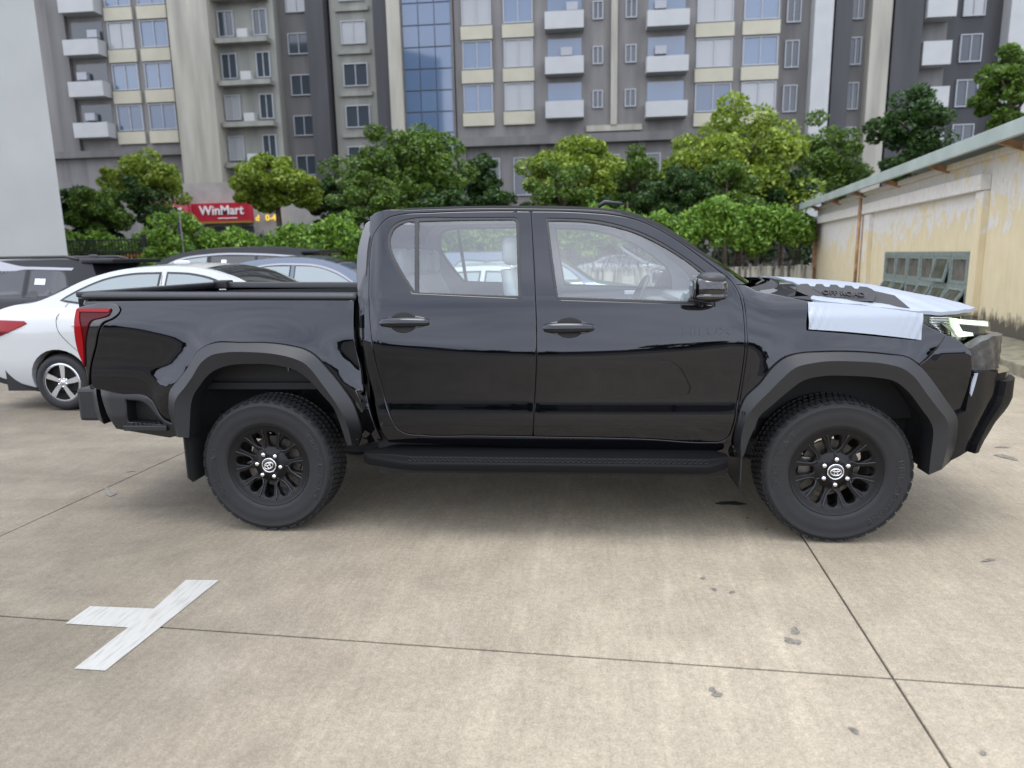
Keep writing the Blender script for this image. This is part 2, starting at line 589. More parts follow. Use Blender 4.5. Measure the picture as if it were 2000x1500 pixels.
# ================================================================== the pickup truck
truck = empty('pickup_truck', (0, 0, 0))
tag(truck, 'large glossy black double-cab pickup truck with white film over its bonnet', 'pickup truck')
hs_ = body_half
WB = 3.085
T_front_door = [(1.492, 1.765, 1), (1.507, 1.579), (1.521, 1.367), (1.529, 1.156), (1.525, 0.941), (1.514, 0.773), (1.503, 0.566, 1), (2.127, 0.555), (2.435, 0.539), (2.495, 0.543), (2.53, 0.568), (2.549, 0.623), (2.567, 0.749), (2.584, 0.905), (2.593, 1.028), (2.593, 1.096), (2.589, 1.173), (2.579, 1.259), (2.564, 1.321), (2.542, 1.362), (2.507, 1.401), (2.457, 1.441), (2.357, 1.52), (2.255, 1.598), (2.151, 1.662), (2.046, 1.708), (1.939, 1.733), (1.83, 1.746), (1.666, 1.759)]
T_rear_door = [(1.492, 1.765, 1), (1.278, 1.771), (0.938, 1.771), (0.766, 1.764), (0.698, 1.746), (0.654, 1.702), (0.623, 1.653), (0.613, 1.587), (0.613, 1.488), (0.621, 1.325), (0.628, 1.217), (0.638, 1.109), (0.657, 0.97), (0.68, 0.849), (0.707, 0.733), (0.733, 0.657), (0.759, 0.606), (0.805, 0.579), (0.883, 0.57), (1.193, 0.569), (1.503, 0.566, 1), (1.514, 0.773), (1.525, 0.941), (1.529, 1.156), (1.521, 1.367), (1.507, 1.579)]
T_cab = [(0.698, 0.524, 1), (0.669, 0.59), (0.647, 0.683), (0.629, 0.804), (0.604, 0.905), (0.583, 1.009), (0.574, 1.105), (0.571, 1.217), (0.557, 1.339), (0.52, 1.418), (0.49, 1.487), (0.459, 1.574), (0.445, 1.641), (0.437, 1.698), (0.44, 1.743), (0.59, 1.756), (0.619, 1.774), (0.662, 1.787), (0.822, 1.789), (1.017, 1.79), (1.221, 1.789), (1.501, 1.78), (1.721, 1.77), (1.885, 1.758), (1.993, 1.736), (2.046, 1.72), (2.152, 1.67), (2.255, 1.606), (2.358, 1.538), (2.458, 1.469), (2.562, 1.394), (2.61, 1.362, 1), (2.553, 1.359, 1), (2.578, 1.32), (2.59, 1.259), (2.599, 1.172), (2.603, 1.095), (2.604, 1.028), (2.594, 0.905), (2.578, 0.749), (2.559, 0.623), (2.553, 0.546), (2.583, 0.445, 1), (2.443, 0.468), (1.497, 0.498)]
T_gl_rear = [(0.878, 1.722, 1), (1.111, 1.723), (1.394, 1.719, 1), (1.408, 1.715, 1), (1.413, 1.701, 1), (1.422, 1.527), (1.432, 1.321, 1), (0.899, 1.346, 1)]
T_gl_quarter = [(0.854, 1.721, 1), (0.812, 1.721), (0.779, 1.71), (0.746, 1.689), (0.727, 1.65), (0.725, 1.612), (0.739, 1.562), (0.788, 1.474), (0.838, 1.401), (0.875, 1.352, 1)]
T_gl_front = [(1.587, 1.708, 1), (1.667, 1.706), (1.83, 1.691), (1.938, 1.668), (2.044, 1.634), (2.149, 1.583), (2.253, 1.52), (2.334, 1.461), (2.381, 1.421, 1), (2.407, 1.354), (2.415, 1.277, 1), (2.038, 1.295), (1.642, 1.313, 1), (1.611, 1.524)]
# window openings a little larger than the glass: the seal fills the rest
def grow(o, d): return inset(o, -d)
rear_side_open = [(0.866, 1.344, 1), (0.824, 1.398), (0.774, 1.469), (0.727, 1.549), (0.708, 1.612), (0.712, 1.662), (0.733, 1.7), (0.769, 1.723), (0.811, 1.733), (1.11, 1.735), (1.402, 1.73, 1), (1.418, 1.724, 1), (1.426, 1.709, 1), (1.434, 1.527), (1.446, 1.31, 1)]
front_side_open = [(1.573, 1.722, 1), (1.667, 1.718), (1.83, 1.705), (1.938, 1.682), (2.045, 1.647), (2.15, 1.597), (2.253, 1.533), (2.334, 1.474), (2.392, 1.429, 1), (2.423, 1.364), (2.436, 1.262, 1), (2.038, 1.282), (1.634, 1.3, 1), (1.6, 1.524)]
S = 0.03
fd = spline(T_front_door, S); rd = spline(T_rear_door, S)
ro = spline(rear_side_open, S); fo = spline(front_side_open, S)
cabo = spline(T_cab, S)

hole = spline(T_rear_door[:21] + T_front_door[7:], S)
panel('cab_frame', cabo, hs_, 'paint', truck, (-1, 1), 0.045, 0.03, holes=[hole])
jamb = inset(hole, -.03)
for lift, mat, nm in ((-0.022, 'dark', 'door_jamb'), (-0.055, 'cabin', 'cabin_trim')):
    panel(nm, jamb if nm == 'door_jamb' else hole, hs_, mat, truck, (-1, 1), 0.08, 0, lift=lift, holes=[ro, fo], rnd=0)
door_objs = {}
for nm, ol, op, gls in (('rear_door', rd, ro, [spline(T_gl_rear, S), spline(T_gl_quarter, S)]), ('front_door', fd, fo, [spline(T_gl_front, S)])):
    ds = panel(nm, ol, hs_, 'paint', truck, (-1, 1), 0.035, 0.025, gap=0.0025, holes=[op])
    for d, sd in zip(ds, (-1, 1)):
        panel('window_seal', grow(op, 0.004), hs_, 'seal', d, (sd,), 0.05, 0.012, lift=-0.003, holes=gls, rnd=0.003, edge=0.002)
        for g in gls:
            panel('window_pane', grow(g, 0.004), hs_, 'glass', d, (sd,), 0.06, 0, lift=-0.010, rnd=0)
        door_objs[(nm, sd)] = d
ds_near_front, ds_near_rear = door_objs[('front_door', -1)], door_objs[('rear_door', -1)]

# door handles: cup with its recess shade painted dark, and pull bar
def handle(px0, px1, z0, z1, cup, door, sd):
    L = px1 - px0
    mb = MB()
    n = 22
    rows = []
    for i in range(n + 1):
        t = i / n
        x = px0 + L * t
        wv = math.sin(math.pi * min(max(t, .0), 1)) ** 0.35
        zc = (z0 + z1) / 2 + .002 * math.sin(math.pi * t)
        hz = (z1 - z0) / 2 * (0.50 + 0.50 * wv) * (1.0 - .12 * t)
        proud = .012 + .022 * math.sin(math.pi * t) ** .4
        row = []
        for k in range(10):
            a = -math.pi / 2 + math.pi * k / 9
            zz = zc + hz * math.sin(a)
            row.append((x, sd * (float(hs_(x, zz)) + .001 + proud * math.cos(a) ** .7 if math.cos(a) > 0 else float(hs_(x, zz))), zz))
        rows.append(row)
    mb.grid(rows)
    h = mb.build('door_handle', 'paint', door)
    cx, cz, rx, rz_ = cup
    el = [(cx + rx * math.cos(a), cz + rz_ * math.sin(a)) for a in np.linspace(0, 2 * math.pi, 28, endpoint=False)]
    panel('handle_cup', el, hs_, 'dark', door, (sd,), 0.02, 0, lift=0.0022, rnd=0.004, edge=0.002)
    band = [(px0 - .006 + (L + .012) * (.5 - .5 * math.cos(a)) , (z0 + z1) / 2 + (z1 - z0) * .62 * math.sin(a)) for a in np.linspace(0, 2 * math.pi, 32, endpoint=False)]
    panel('handle_base', band, hs_, 'gloss', door, (sd,), 0.03, 0, lift=0.0012, rnd=0.003, edge=0.001)
hr = [(0.692, 1.196), (0.957, 1.185), (0.824, 1.219), (0.823, 1.162), (0.818, 1.235), (0.818, 1.146)]
hfr = [(1.567, 1.158), (1.828, 1.151), (1.695, 1.183), (1.695, 1.123), (1.701, 1.197), (1.701, 1.112)]
for sd in (-1, 1):
    for q, nm in ((hr, 'rear_door'), (hfr, 'front_door')):
        handle(q[0][0], q[1][0], q[3][1], q[2][1], ((q[4][0] + q[5][0]) / 2, (q[4][1] + q[5][1]) / 2, .078, abs(q[4][1] - q[5][1]) / 2 + .012), door_objs[(nm, sd)], sd)

# raised name on the front door
e0, e1 = [(2.272, 1.129), (2.527, 1.127)]
zm = (e0[1] + e1[1]) / 2
text_on('HILUX', lambda u, v, d: (e0[0] / 2 + e1[0] / 2 + u, -(float(hs_(e0[0] / 2 + e1[0] / 2 + u, zm + v)) + d), zm + v), 0.050, 0.0035, 'emblem', 'paint', ds_near_front, True, 1.75)

# roof, windscreen and back of the cab share rows that run from side to side
def topz(x):
    best = max(p[1] for p in cabo if abs(p[0] - x) < .06)
    return best
up_pts = [(x, z) for x, z in [(0.662, 1.787), (0.822, 1.789), (1.017, 1.79), (1.221, 1.789), (1.501, 1.78), (1.721, 1.77), (1.885, 1.758), (1.993, 1.736)]]
pil_pts = [(1.993, 1.736), (2.046, 1.72), (2.152, 1.67), (2.255, 1.606), (2.358, 1.538), (2.458, 1.469), (2.562, 1.394), (2.61, 1.362)]
back_pts = [(0.662, 1.787), (0.619, 1.774), (0.59, 1.756), (0.44, 1.743), (0.437, 1.698), (0.445, 1.641), (0.459, 1.574), (0.49, 1.487), (0.527, 1.405), (0.562, 1.326), (0.573, 1.162)]
NV = 15
def cross(x, z, bulge, crown, inset_=0.0):
    h = float(hs_(x, z)) - inset_
    row = []
    for k in range(NV):
        v = -1 + 2 * k / (NV - 1)
        g = 1 - abs(v) ** 2.3
        row.append((x + bulge * g, v * h, z + crown * g))
    return row
rr = resample(spline(up_pts, .05, False), 18)
rows = []
for i, (x, z) in enumerate(rr):
    t = i / 17
    rows.append(cross(x, z, .03 * max(0, (t - .45) / .55) ** 2 - .03 * max(0, 1 - t / .15) ** 2, .012 + .028 * math.sin(math.pi * min(1, max(0.0, t * 1.0))) ** .6))
mb = MB().grid(rows)
roof = mb.build('roof', 'paint', truck)
MB().grid([[(p[0], p[1] * .97, p[2] - .035) for p in r] for r in rows]).build('headliner', 'cabin_light', truck)
pr = resample(spline(pil_pts, .05, False), 12)
wrows = [cross(x, z, .03 + .09 * i / 11, .012 + .0 * i) for i, (x, z) in enumerate(pr)]
def sub(rows_, a, b, d=(0, 0, 0)):
    return [[(p[0] + d[0], p[1] + d[1], p[2] + d[2]) for p in r[a:b]] for r in rows_]
MB().grid(sub(wrows, 0, 3)).build('windscreen_pillar', 'paint', truck)
MB().grid(sub(wrows, NV - 3, NV)).build('windscreen_pillar', 'paint', truck)
MB().grid(sub(wrows, 2, NV - 2, (-.004, 0, -.006))).build('windscreen', 'glass', truck)
br = resample(spline(back_pts, .04, False), 14)
brows = [cross(x, z, -.035 * min(1, i / 4), .012 * max(0, 1 - i / 4)) for i, (x, z) in enumerate(br)]
mb = MB().grid(sub(brows[:4], 0, NV)).grid(sub(brows[3:12], 0, 3)).grid(sub(brows[3:12], NV - 3, NV)).grid(sub(brows[11:], 0, NV))
x_, z_ = br[-1]
mb.box((x_ - .03, -.80, .55), (x_ + .02, .80, z_))
mb.build('cab_back', 'paint', truck)
MB().grid(sub(brows[3:12], 2, NV - 2, (.006, 0, 0))).build('rear_window', 'glass', truck)

# small aerial on the roof front
MB().tube([(1.86, -.30, 1.80), (1.90, -.30, 1.825), (2.0, -.30, 1.815)], [.012, .014, .006], 8).build('roof_aerial', 'seal', truck)

# ---------------------------------------------------------------- cargo bed
T_bed = [(-1.03, 1.326, 1), (-0.218, 1.32), (0.54, 1.307, 1), (0.537, 1.218), (0.539, 1.136), (0.545, 1.053), (0.562, 0.969), (0.576, 0.83), (0.599, 0.716), (0.629, 0.62), (0.658, 0.535, 1), (0.489, 0.471, 1), (0.537, 0.571), (0.543, 0.662), (0.524, 0.754), (0.476, 0.835), (0.423, 0.908), (0.376, 0.965), (0.328, 1.018), (0.278, 1.049), (0.203, 1.07), (0.075, 1.088), (-0.082, 1.09), (-0.246, 1.089), (-0.301, 1.069), (-0.339, 1.044), (-0.41, 0.947), (-0.484, 0.87), (-0.529, 0.82), (-0.541, 0.769), (-0.561, 0.684), (-0.57, 0.615, 1), (-0.592, 0.636), (-0.657, 0.764, 1), (-0.686, 0.781), (-0.878, 0.8), (-1.027, 0.833, 1), (-1.019, 0.905), (-1.001, 0.975), (-0.96, 1.07), (-0.913, 1.177), (-0.889, 1.202), (-0.839, 1.222), (-0.802, 1.252), (-0.794, 1.277), (-0.805, 1.289, 1), (-1.029, 1.295, 1)]
panel('bed_side', spline(T_bed, S), hs_, 'paint', truck, (-1, 1), 0.035, 0.03)
def sweep_x(prof, xs, zoff, sd):
    rows = []
    for x in xs:
        rows.append([(x, sd * y, z + zoff(x)) for y, z in prof])
    return rows
rail_z = lambda x: 1.343 - .0165 * x
for sd in (-1, 1):
    mb = MB()
    prof = [(.70, -.03), (.70, .004), (.71, .012), (.79, .010), (.812, .004), (.822, -.008), (.820, -.022), (.806, -.028), (.76, -.03)]
    xs = [-1.035, -1.03] + list(np.linspace(-1.0, .52, 10)) + [.548, .552]
    rws = sweep_x(prof, xs, rail_z, sd)
    for r in (rws[0], rws[-1]):
        c = np.mean(np.array(r), 0)
        for i in range(len(r)):
            r[i] = tuple(np.array(r[i]) * .6 + c * .4)
    mb.grid(rws)
    mb.add(rws[0], [tuple(range(len(rws[0])))]).add(rws[-1], [tuple(range(len(rws[-1])))])
    mb.build('bed_rail_cap', 'cladding', truck)
    MB().box((-1.06, sd * .70 - .012, .86), (.54, sd * .70 + .012, 1.31)).build('bed_inner_wall', 'dark', truck)
    MB().box((.40, sd * .69 - .03, 1.30), (.50, sd * .69 + .03, 1.335), .006).build('bed_hook', 'cladding', truck)
MB().box((-1.06, -.69, .84), (.54, .69, .88)).build('bed_floor', 'dark', truck)
MB().box((.50, -.70, .88), (.545, .70, 1.345), .006).build('bed_bulkhead', 'dark', truck)
tg = MB().box((-1.125, -.735, .80), (-1.055, .735, 1.345), .012).build('tailgate', 'paint', truck)
MB().box((-1.13, -.74, 1.340), (-1.045, .74, 1.372), .010).build('tailgate_cap', 'cladding', tg)
MB().box((-1.07, .66, 1.32), (-.96, .78, 1.385), .012).build('tailgate_hinge', 'cladding', tg)
# a stamped arrow crease ahead of the rear arch
cz_ = [(0.539, 0.826), (0.566, 0.825), (0.602, 0.711), (0.594, 0.676)]
mbk = MB()
for a_, b_ in ((0, 1), (0, 3)):
    p, q = cz_[a_], cz_[b_]
    mbk.tube([(p[0] + (q[0] - p[0]) * t, -(float(hs_(p[0] + (q[0] - p[0]) * t, p[1] + (q[1] - p[1]) * t)) + .0005), p[1] + (q[1] - p[1]) * t) for t in np.linspace(0, 1, 6)], .0028, 6)
mbk.build('stamped_crease', 'gloss', truck)

# tail lamps
T_tl = [(-1.062, 1.287, 1), (-1.032, 1.294), (-0.811, 1.289), (-0.8, 1.277), (-0.806, 1.255), (-0.842, 1.226), (-0.892, 1.207), (-0.919, 1.177), (-0.966, 1.07), (-1.008, 0.975), (-1.026, 0.905), (-1.039, 0.848, 1), (-1.042, 0.937), (-1.063, 1.01)]
T_tl_lens = [(-1.06, 1.284, 1), (-0.851, 1.283, 1), (-0.854, 1.25), (-0.902, 1.231), (-0.964, 1.213), (-0.991, 1.163), (-1.014, 1.099), (-1.041, 0.955, 1), (-1.061, 1.013)]
T_tl_top = [(-1.058, 1.283, 1), (-0.85, 1.281, 1), (-0.855, 1.263, 1), (-1.034, 1.266, 1)]
T_tl_side = [(-1.059, 1.279, 1), (-1.035, 1.265, 1), (-1.023, 1.134), (-1.043, 0.964, 1), (-1.06, 1.016)]
for sd in (-1, 1):
    tlm = panel('tail_lamp', spline(T_tl, .02), hs_, 'gloss', truck, (sd,), 0.03, 0.09, lift=0.006)
    panel('lens', spline(T_tl_lens, .02), hs_, 'reddark', tlm, (sd,), 0.03, 0.01, lift=0.014)
    panel('lens', spline(T_tl_top, .02), hs_, 'redlens', tlm, (sd,), 0.03, 0.006, lift=0.020, rnd=.002, edge=.001)
    panel('lens', spline(T_tl_side, .02), hs_, 'redlens', tlm, (sd,), 0.03, 0.006, lift=0.020, rnd=.002, edge=.001)

# rear bumper
def hb(x, z):
    x = np.asarray(x, float); z = np.asarray(z, float)
    return .872 - 1.35 * np.clip(-.93 - x, 0, 1) ** 1.6 - .35 * np.clip(np.abs(z - .72) - .05, 0, 1) ** 1.2 - .10 * np.clip(-.5 - x, 0, 1)
T_rb = [(-1.029, 0.834, 1), (-0.872, 0.802), (-0.694, 0.783), (-0.66, 0.76, 1), (-0.585, 0.638), (-0.531, 0.623), (-0.461, 0.615, 1), (-0.47, 0.537, 1), (-0.546, 0.548), (-0.597, 0.536, 1), (-0.852, 0.57), (-0.935, 0.582, 1), (-0.967, 0.651), (-1.002, 0.742)]
T_rb_hole = [(-0.83, 0.76, 1), (-0.714, 0.745), (-0.689, 0.727, 1), (-0.606, 0.617, 1), (-0.838, 0.628, 1)]
T_cap = [(-1.156, 0.798, 1), (-1.141, 0.828), (-1.088, 0.843, 1), (-1.072, 0.819, 1), (-1.056, 0.706), (-1.036, 0.599, 1), (-1.138, 0.623, 1), (-1.15, 0.694)]
for sd in (-1, 1):
    rb = panel('rear_bumper', spline(T_rb, .02), hb, 'cladding', truck, (sd,), 0.03, 0.10, holes=[spline(T_rb_hole, .02)], rnd=.006, edge=.004)
    panel('step_recess', spline(T_rb_hole, .02), hb, 'dark', rb, (sd,), 0.05, 0, lift=-0.09, rnd=0)
    c0, c1 = T_rb_hole[4], T_rb_hole[3]
    st = MB().box((c0[0] - .01, min(sd * .76, sd * .865), c0[1] - .045), (c1[0] + .02, max(sd * .76, sd * .865), c0[1] - .012), .006).build('step_plate', 'cladding', rb)
    mb = MB()
    for i in range(7):
        for j in range(2):
            xx = c0[0] + .03 + i * .028
            yy = sd * (.80 + .035 * j)
            mb.box((xx - .008, yy - .008, c0[1] - .013), (xx + .008, yy + .008, c0[1] - .004))
    mb.build('tread', 'cladding', rb)
    panel('bumper_end', spline(T_cap, .02), hb, 'cladding', rb, (sd,), 0.03, 0.12, lift=.004, rnd=.006, edge=.004)
MB().box((-1.24, -.70, .60), (-1.10, .70, .80), .02).build('bumper_bar', 'cladding', truck)

# ---------------------------------------------------------------- front wing, bonnet and face
T_fen = [(2.553, 1.359, 1), (2.606, 1.356), (2.66, 1.328, 1), (2.737, 1.313), (2.821, 1.294), (2.917, 1.273), (3.186, 1.246), (3.455, 1.205, 1), (3.47, 1.159), (3.535, 1.121), (3.58, 1.1, 1), (3.536, 1.037), (3.495, 0.995), (3.444, 0.953, 1), (3.385, 0.99), (3.282, 1.009), (3.117, 1.024), (2.953, 1.024), (2.855, 1.016), (2.789, 0.997), (2.74, 0.958), (2.67, 0.859), (2.6, 0.776), (2.585, 0.741), (2.564, 0.632), (2.563, 0.528), (2.594, 0.445, 1), (2.566, 0.528, 1), (2.557, 0.559), (2.562, 0.623), (2.578, 0.749), (2.594, 0.905), (2.604, 1.028), (2.603, 1.095), (2.599, 1.172), (2.59, 1.259), (2.578, 1.318)]
panel('front_wing', spline(T_fen, S), hs_, 'paint', truck, (-1, 1), 0.035, 0.03, gap=.0015)

def front_x(y, xf, xc, p=2.3):
    return xf - (xf - xc) * (abs(y) / .72) ** p
def bonnet_z(x, y):
    x = np.asarray(x, float); y = np.asarray(y, float)
    zc = np.interp(x, [2.6, 2.8, 3.04, 3.35, 3.62, 3.87, 3.98, 4.04, 4.09], [1.368, 1.358, 1.345, 1.318, 1.283, 1.236, 1.205, 1.175, 1.13])
    ze = np.interp(x, [2.6, 2.84, 3.2, 3.5, 3.8, 4.1], [1.335, 1.288, 1.240, 1.196, 1.14, 1.07])
    g = np.abs(y) / .74
    dome = .014 * (1 / (1 + np.exp((np.abs(y) - .47) / .02)))
    return ze + (zc - ze) * (1 - g ** 2.0) + dome * _ss((3.75 - x) / .3)
plan = [(2.70, -.725), (2.84, -.735), (3.1, -.738), (3.3, -.732), (3.50, -.705), (3.66, -.635), (3.80, -.53), (3.92, -.40), (4.0, -.25), (4.035, -.1), (4.04, 0)]
plan = plan + [(x, -y) for x, y in plan[-2::-1]]
plan += [(2.86, .45), (2.92, .0), (2.86, -.45)]
def sheet(name, outline, zf, mat, parent, step=.05, drop=.03, lift=0.0, crown=None):
    V, F = fill2d([outline if area2(outline) > 0 else outline[::-1]], step)
    Z = zf(V[:, 0], V[:, 1]) + lift
    mb = MB()
    mb.add([(V[i, 0], V[i, 1], Z[i]) for i in range(len(V))], [tuple(t) for t in F], True)
    n = len(outline)
    O = np.array(outline)
    zo = zf(O[:, 0], O[:, 1]) + lift
    mb.add([(O[i, 0], O[i, 1], zo[i]) for i in range(n)] + [(O[i, 0], O[i, 1], zo[i] - drop) for i in range(n)],
           [(i, (i + 1) % n, n + (i + 1) % n, n + i) for i in range(n)])
    return mb.build(name, mat, parent)
bon = sheet('bonnet', spline(plan, .05), bonnet_z, 'paint', truck)
# the white film lies over the bonnet and hangs down over the near wing
film_plan = [(2.95, -.732), (3.2, -.735), (3.5, -.71), (3.66, -.642), (3.80, -.537), (3.92, -.407), (4.003, -.25), (4.04, -.1), (4.045, 0),
             (4.04, .1), (4.003, .25), (3.92, .407), (3.80, .537), (3.66, .642), (3.5, .71), (3.2, .735), (2.92, .72), (2.84, .55), (2.90, .30), (2.94, .0), (2.96, -.30), (2.97, -.44), (3.0, -.60)]
def film_z(x, y):
    return bonnet_z(x, y) + .0016 * np.sin(x * 33 + y * 21) + .0012 * np.sin(x * 57 - y * 45)
film = sheet('protective_film', spline(film_plan, .04), film_z, 'film', truck, .03, .018, .006)
T_flap = [(2.909, 1.271, 1), (3.064, 1.26), (3.211, 1.245), (3.358, 1.223), (3.455, 1.208, 1), (3.448, 1.147), (3.441, 1.08, 1), (3.303, 1.099), (3.104, 1.122), (2.9, 1.138, 1), (2.903, 1.207)]
fx0, fx1 = T_flap[0][0], T_flap[4][0]
def flap_h(x, z):
    t = np.clip((np.asarray(x) - fx0) / (fx1 - fx0), 0, 1)
    e = np.exp(-t / .10) + np.exp(-(1 - t) / .10)
    dz = np.clip(1.25 - np.asarray(z), 0, .3)
    return body_half(x, z) + .006 + .016 * _ss(dz / .06) + e * .004 * np.sin((np.asarray(x) + .5 * dz) * 150)
fl = panel('film_flap', spline(T_flap, .02), flap_h, 'film', film, (-1,), 0.014, 0.004, rnd=0)

# raised moulding on the bonnet with lettering
gpx = [(2.906, 1.299), (2.923, 1.329), (2.939, 1.333), (2.973, 1.334), (2.985, 1.321), (3.006, 1.32), (3.016, 1.332), (3.047, 1.331), (3.058, 1.318), (3.08, 1.316), (3.089, 1.328), (3.121, 1.326), (3.132, 1.313), (3.153, 1.311), (3.163, 1.323), (3.194, 1.32), (3.206, 1.306), (3.224, 1.305), (3.234, 1.317), (3.27, 1.313), (3.292, 1.302), (3.311, 1.283), (3.281, 1.242), (3.094, 1.249), (2.993, 1.26), (2.937, 1.283)]
base = [(x, z) for x, z in gpx]
zb0 = min(z for x, z in base)
def gar(x, z, d):      # the face leans back towards the bonnet centre
    return (x, -.655 + (z - zb0) * 1.0 - d * .8, z + d * .6)
def flat_poly(name, poly, d, mat, parent, back=None):
    mb = MB()
    poly = poly if area2(poly) > 0 else poly[::-1]
    V, F = fill2d([poly], .04)
    mb.add([gar(p[0], p[1], d) for p in V], [tuple(t) for t in F])
    if back is not None:
        n = len(poly)
        mb.add([gar(x, z, d) for x, z in poly] + [gar(x, z, back) for x, z in poly], [(i, (i + 1) % n, n + (i + 1) % n, n + i) for i in range(n)])
    return mb.build(name, mat, parent)
gar_o = flat_poly('bonnet_moulding', base, .030, 'cladding', truck, -.06)
rec = [(2.991, 1.308), (3.269, 1.288), (3.265, 1.276), (3.248, 1.257), (3.059, 1.265), (3.029, 1.284)]
flat_poly('recess', rec, .0315, 'seal', gar_o)
tc0 = [(3.14, 1.279), (3.029, 1.287), (3.255, 1.269)]
slp = (tc0[2][1] - tc0[1][1]) / (tc0[2][0] - tc0[1][0])
text_on('OFF ROAD', lambda u, v, d: gar(tc0[0][0] + u, tc0[0][1] + v + slp * u, .0315 + d), 0.030, 0.003, 'lettering', 'cladding', gar_o, True, 1.45)
dec = [(3.136, 1.253), (3.289, 1.308), (3.405, 1.279), (3.459, 1.216), (3.294, 1.232)]
flat_poly('bonnet_panel', dec, .012, 'seal', truck, -.02)
# cowl at the foot of the windscreen with wiper arm
MB().grid([[(2.60 + .02 * k + .30 * (1 - (v / .74) ** 2) * (1 if True else 0), v, 1.335 - .008 * k + .03 * (1 - (v / .74) ** 2)) for v in np.linspace(-.74, .74, 13)] for k in range(6)]).build('cowl', 'dark', truck)
MB().tube([(2.70, -.60, 1.352), (2.80, -.35, 1.362), (2.84, -.1, 1.372)], .006, 6).build('wiper', 'seal', truck)

# bumper side (body colour)
T_bs = [(3.581, 1.097, 1), (3.621, 1.086), (3.689, 1.034), (3.706, 1.013, 1), (3.717, 0.943), (3.72, 0.885), (3.716, 0.789), (3.71, 0.707, 1), (3.666, 0.689, 1), (3.655, 0.687), (3.604, 0.756), (3.535, 0.847), (3.445, 0.95, 1), (3.495, 0.992), (3.536, 1.035)]
def bs_h(x, z):
    z = np.asarray(z, float)
    c = .997
    return np.minimum(body_half(x, z), body_half(x, np.full_like(z, c)) - .38 * np.maximum(z - c, 0) - .10 * np.maximum(c - z, 0) + .004)
bsp = panel('bumper_side', spline(T_bs, .025), bs_h, 'paint', truck, (-1, 1), 0.03, 0.04, gap=.001)

def face_rows(levels, y0, y1, n=22, p=2.3):
    """levels: (z, xf, xc) from top to bottom; the face curves across the nose"""
    return [[(front_x(y, xf, xc, p), y, z) for y in np.linspace(y0, y1, n)] for z, xf, xc in levels]
# inner nose that everything is mounted on
MB().grid(face_rows([(1.15, 3.95, 3.60), (1.10, 3.98, 3.66), (1.05, 4.0, 3.70), (.98, 4.0, 3.72), (.90, 3.99, 3.70), (.80, 3.98, 3.68), (.70, 3.97, 3.68), (.52, 3.93, 3.6), (.42, 3.85, 3.45)], -.72, .72, 30)).build('nose', 'gloss', truck)
# head lamps: outlines are drawn on a sheet that wraps round the corner (s along the sheet, z up)
WRAPS = {'lamp': [(3.4, -0.755), (3.495, -0.742), (3.62, -0.722), (3.74, -0.685), (3.85, -0.625), (3.94, -0.545), (4.01, -0.45), (4.06, -0.34), (4.085, -0.23), (4.095, -0.1)], 'wrap': [(3.7, -0.8), (3.8, -0.765), (3.89, -0.7), (3.96, -0.62), (4.02, -0.52), (4.065, -0.41), (4.095, -0.29), (4.112, -0.15), (4.115, 0.0)], 'bump': [(3.55, -0.86), (3.7, -0.835), (3.8, -0.8), (3.9, -0.74), (3.99, -0.65), (4.065, -0.54), (4.125, -0.41), (4.165, -0.27), (4.185, -0.13), (4.19, 0.0)]}
_wc = {}
for _k, _p in WRAPS.items():
    _wc[_k] = (np.concatenate([[0], np.cumsum([math.hypot(_p[i + 1][0] - _p[i][0], _p[i + 1][1] - _p[i][1]) for i in range(len(_p) - 1)])]), [q[0] for q in _p], [q[1] for q in _p])
def lamp_pt(s_, z, d, sd, cur='lamp'):
    ls, lx, ly = _wc[cur]
    x, y = np.interp(s_, ls, lx), np.interp(s_, ls, ly)
    x2, y2 = np.interp(s_ + .03, ls, lx), np.interp(s_ + .03, ls, ly)
    x1, y1 = np.interp(s_ - .03, ls, lx), np.interp(s_ - .03, ls, ly)
    tx, ty = x2 - x1, y2 - y1
    L = math.hypot(tx, ty)
    return (x + ty / L * d, (y - tx / L * d) * (1 if sd < 0 else -1), z)
def lamp_sheet(name, poly, d, mat, parent, sd, back=None, step=.03, cur='lamp', wave=0.0, lean=0.0, zk=.68):
    poly = spline(poly, .02)
    if area2(poly) < 0: poly = poly[::-1]
    V, F = fill2d([poly], step)
    dd = lambda a, b: d + wave * (math.sin(a * 55 + b * 30) + .7 * math.sin(b * 95 - a * 40)) - lean * max(0, zk - b) ** 1.3 * min(1, max(0, (a - .22) / .30))
    mb = MB().add([lamp_pt(p[0], p[1], dd(*p), sd, cur) for p in V], [tuple(t) for t in F], True)
    if back is not None:
        n = len(poly)
        mb.add([lamp_pt(a, b, dd(a, b), sd, cur) for a, b in poly] + [lamp_pt(a, b, back, sd, cur) for a, b in poly], [(i, (i + 1) % n, n + (i + 1) % n, n + i) for i in range(n)])
    return mb.build(name, mat, parent)
L_out = [(0.0957, 1.1907, 1), (0.2761, 1.1726), (0.405, 1.1577), (0.5774, 1.136, 1), (0.593, 1.102), (0.5971, 1.0686, 1), (0.4364, 1.0594), (0.3266, 1.0578, 1), (0.2938, 1.0726), (0.2485, 1.0904), (0.1842, 1.1189), (0.1156, 1.1522)]
L_drl1 = [(0.2733, 1.1701, 1), (0.3034, 1.1663, 1), (0.3178, 1.1327), (0.3434, 1.0998, 1), (0.4224, 1.0872, 1), (0.4306, 1.0705, 1), (0.3035, 1.0695, 1), (0.2904, 1.1152)]
L_drl2 = [(0.3096, 1.1635, 1), (0.5744, 1.1349, 1), (0.5844, 1.1095, 1), (0.3265, 1.1377, 1)]
L_box = [(0.3334, 1.1321, 1), (0.5794, 1.1031, 1), (0.5731, 1.0761, 1), (0.4383, 1.0727), (0.4276, 1.0895), (0.3497, 1.1022, 1)]
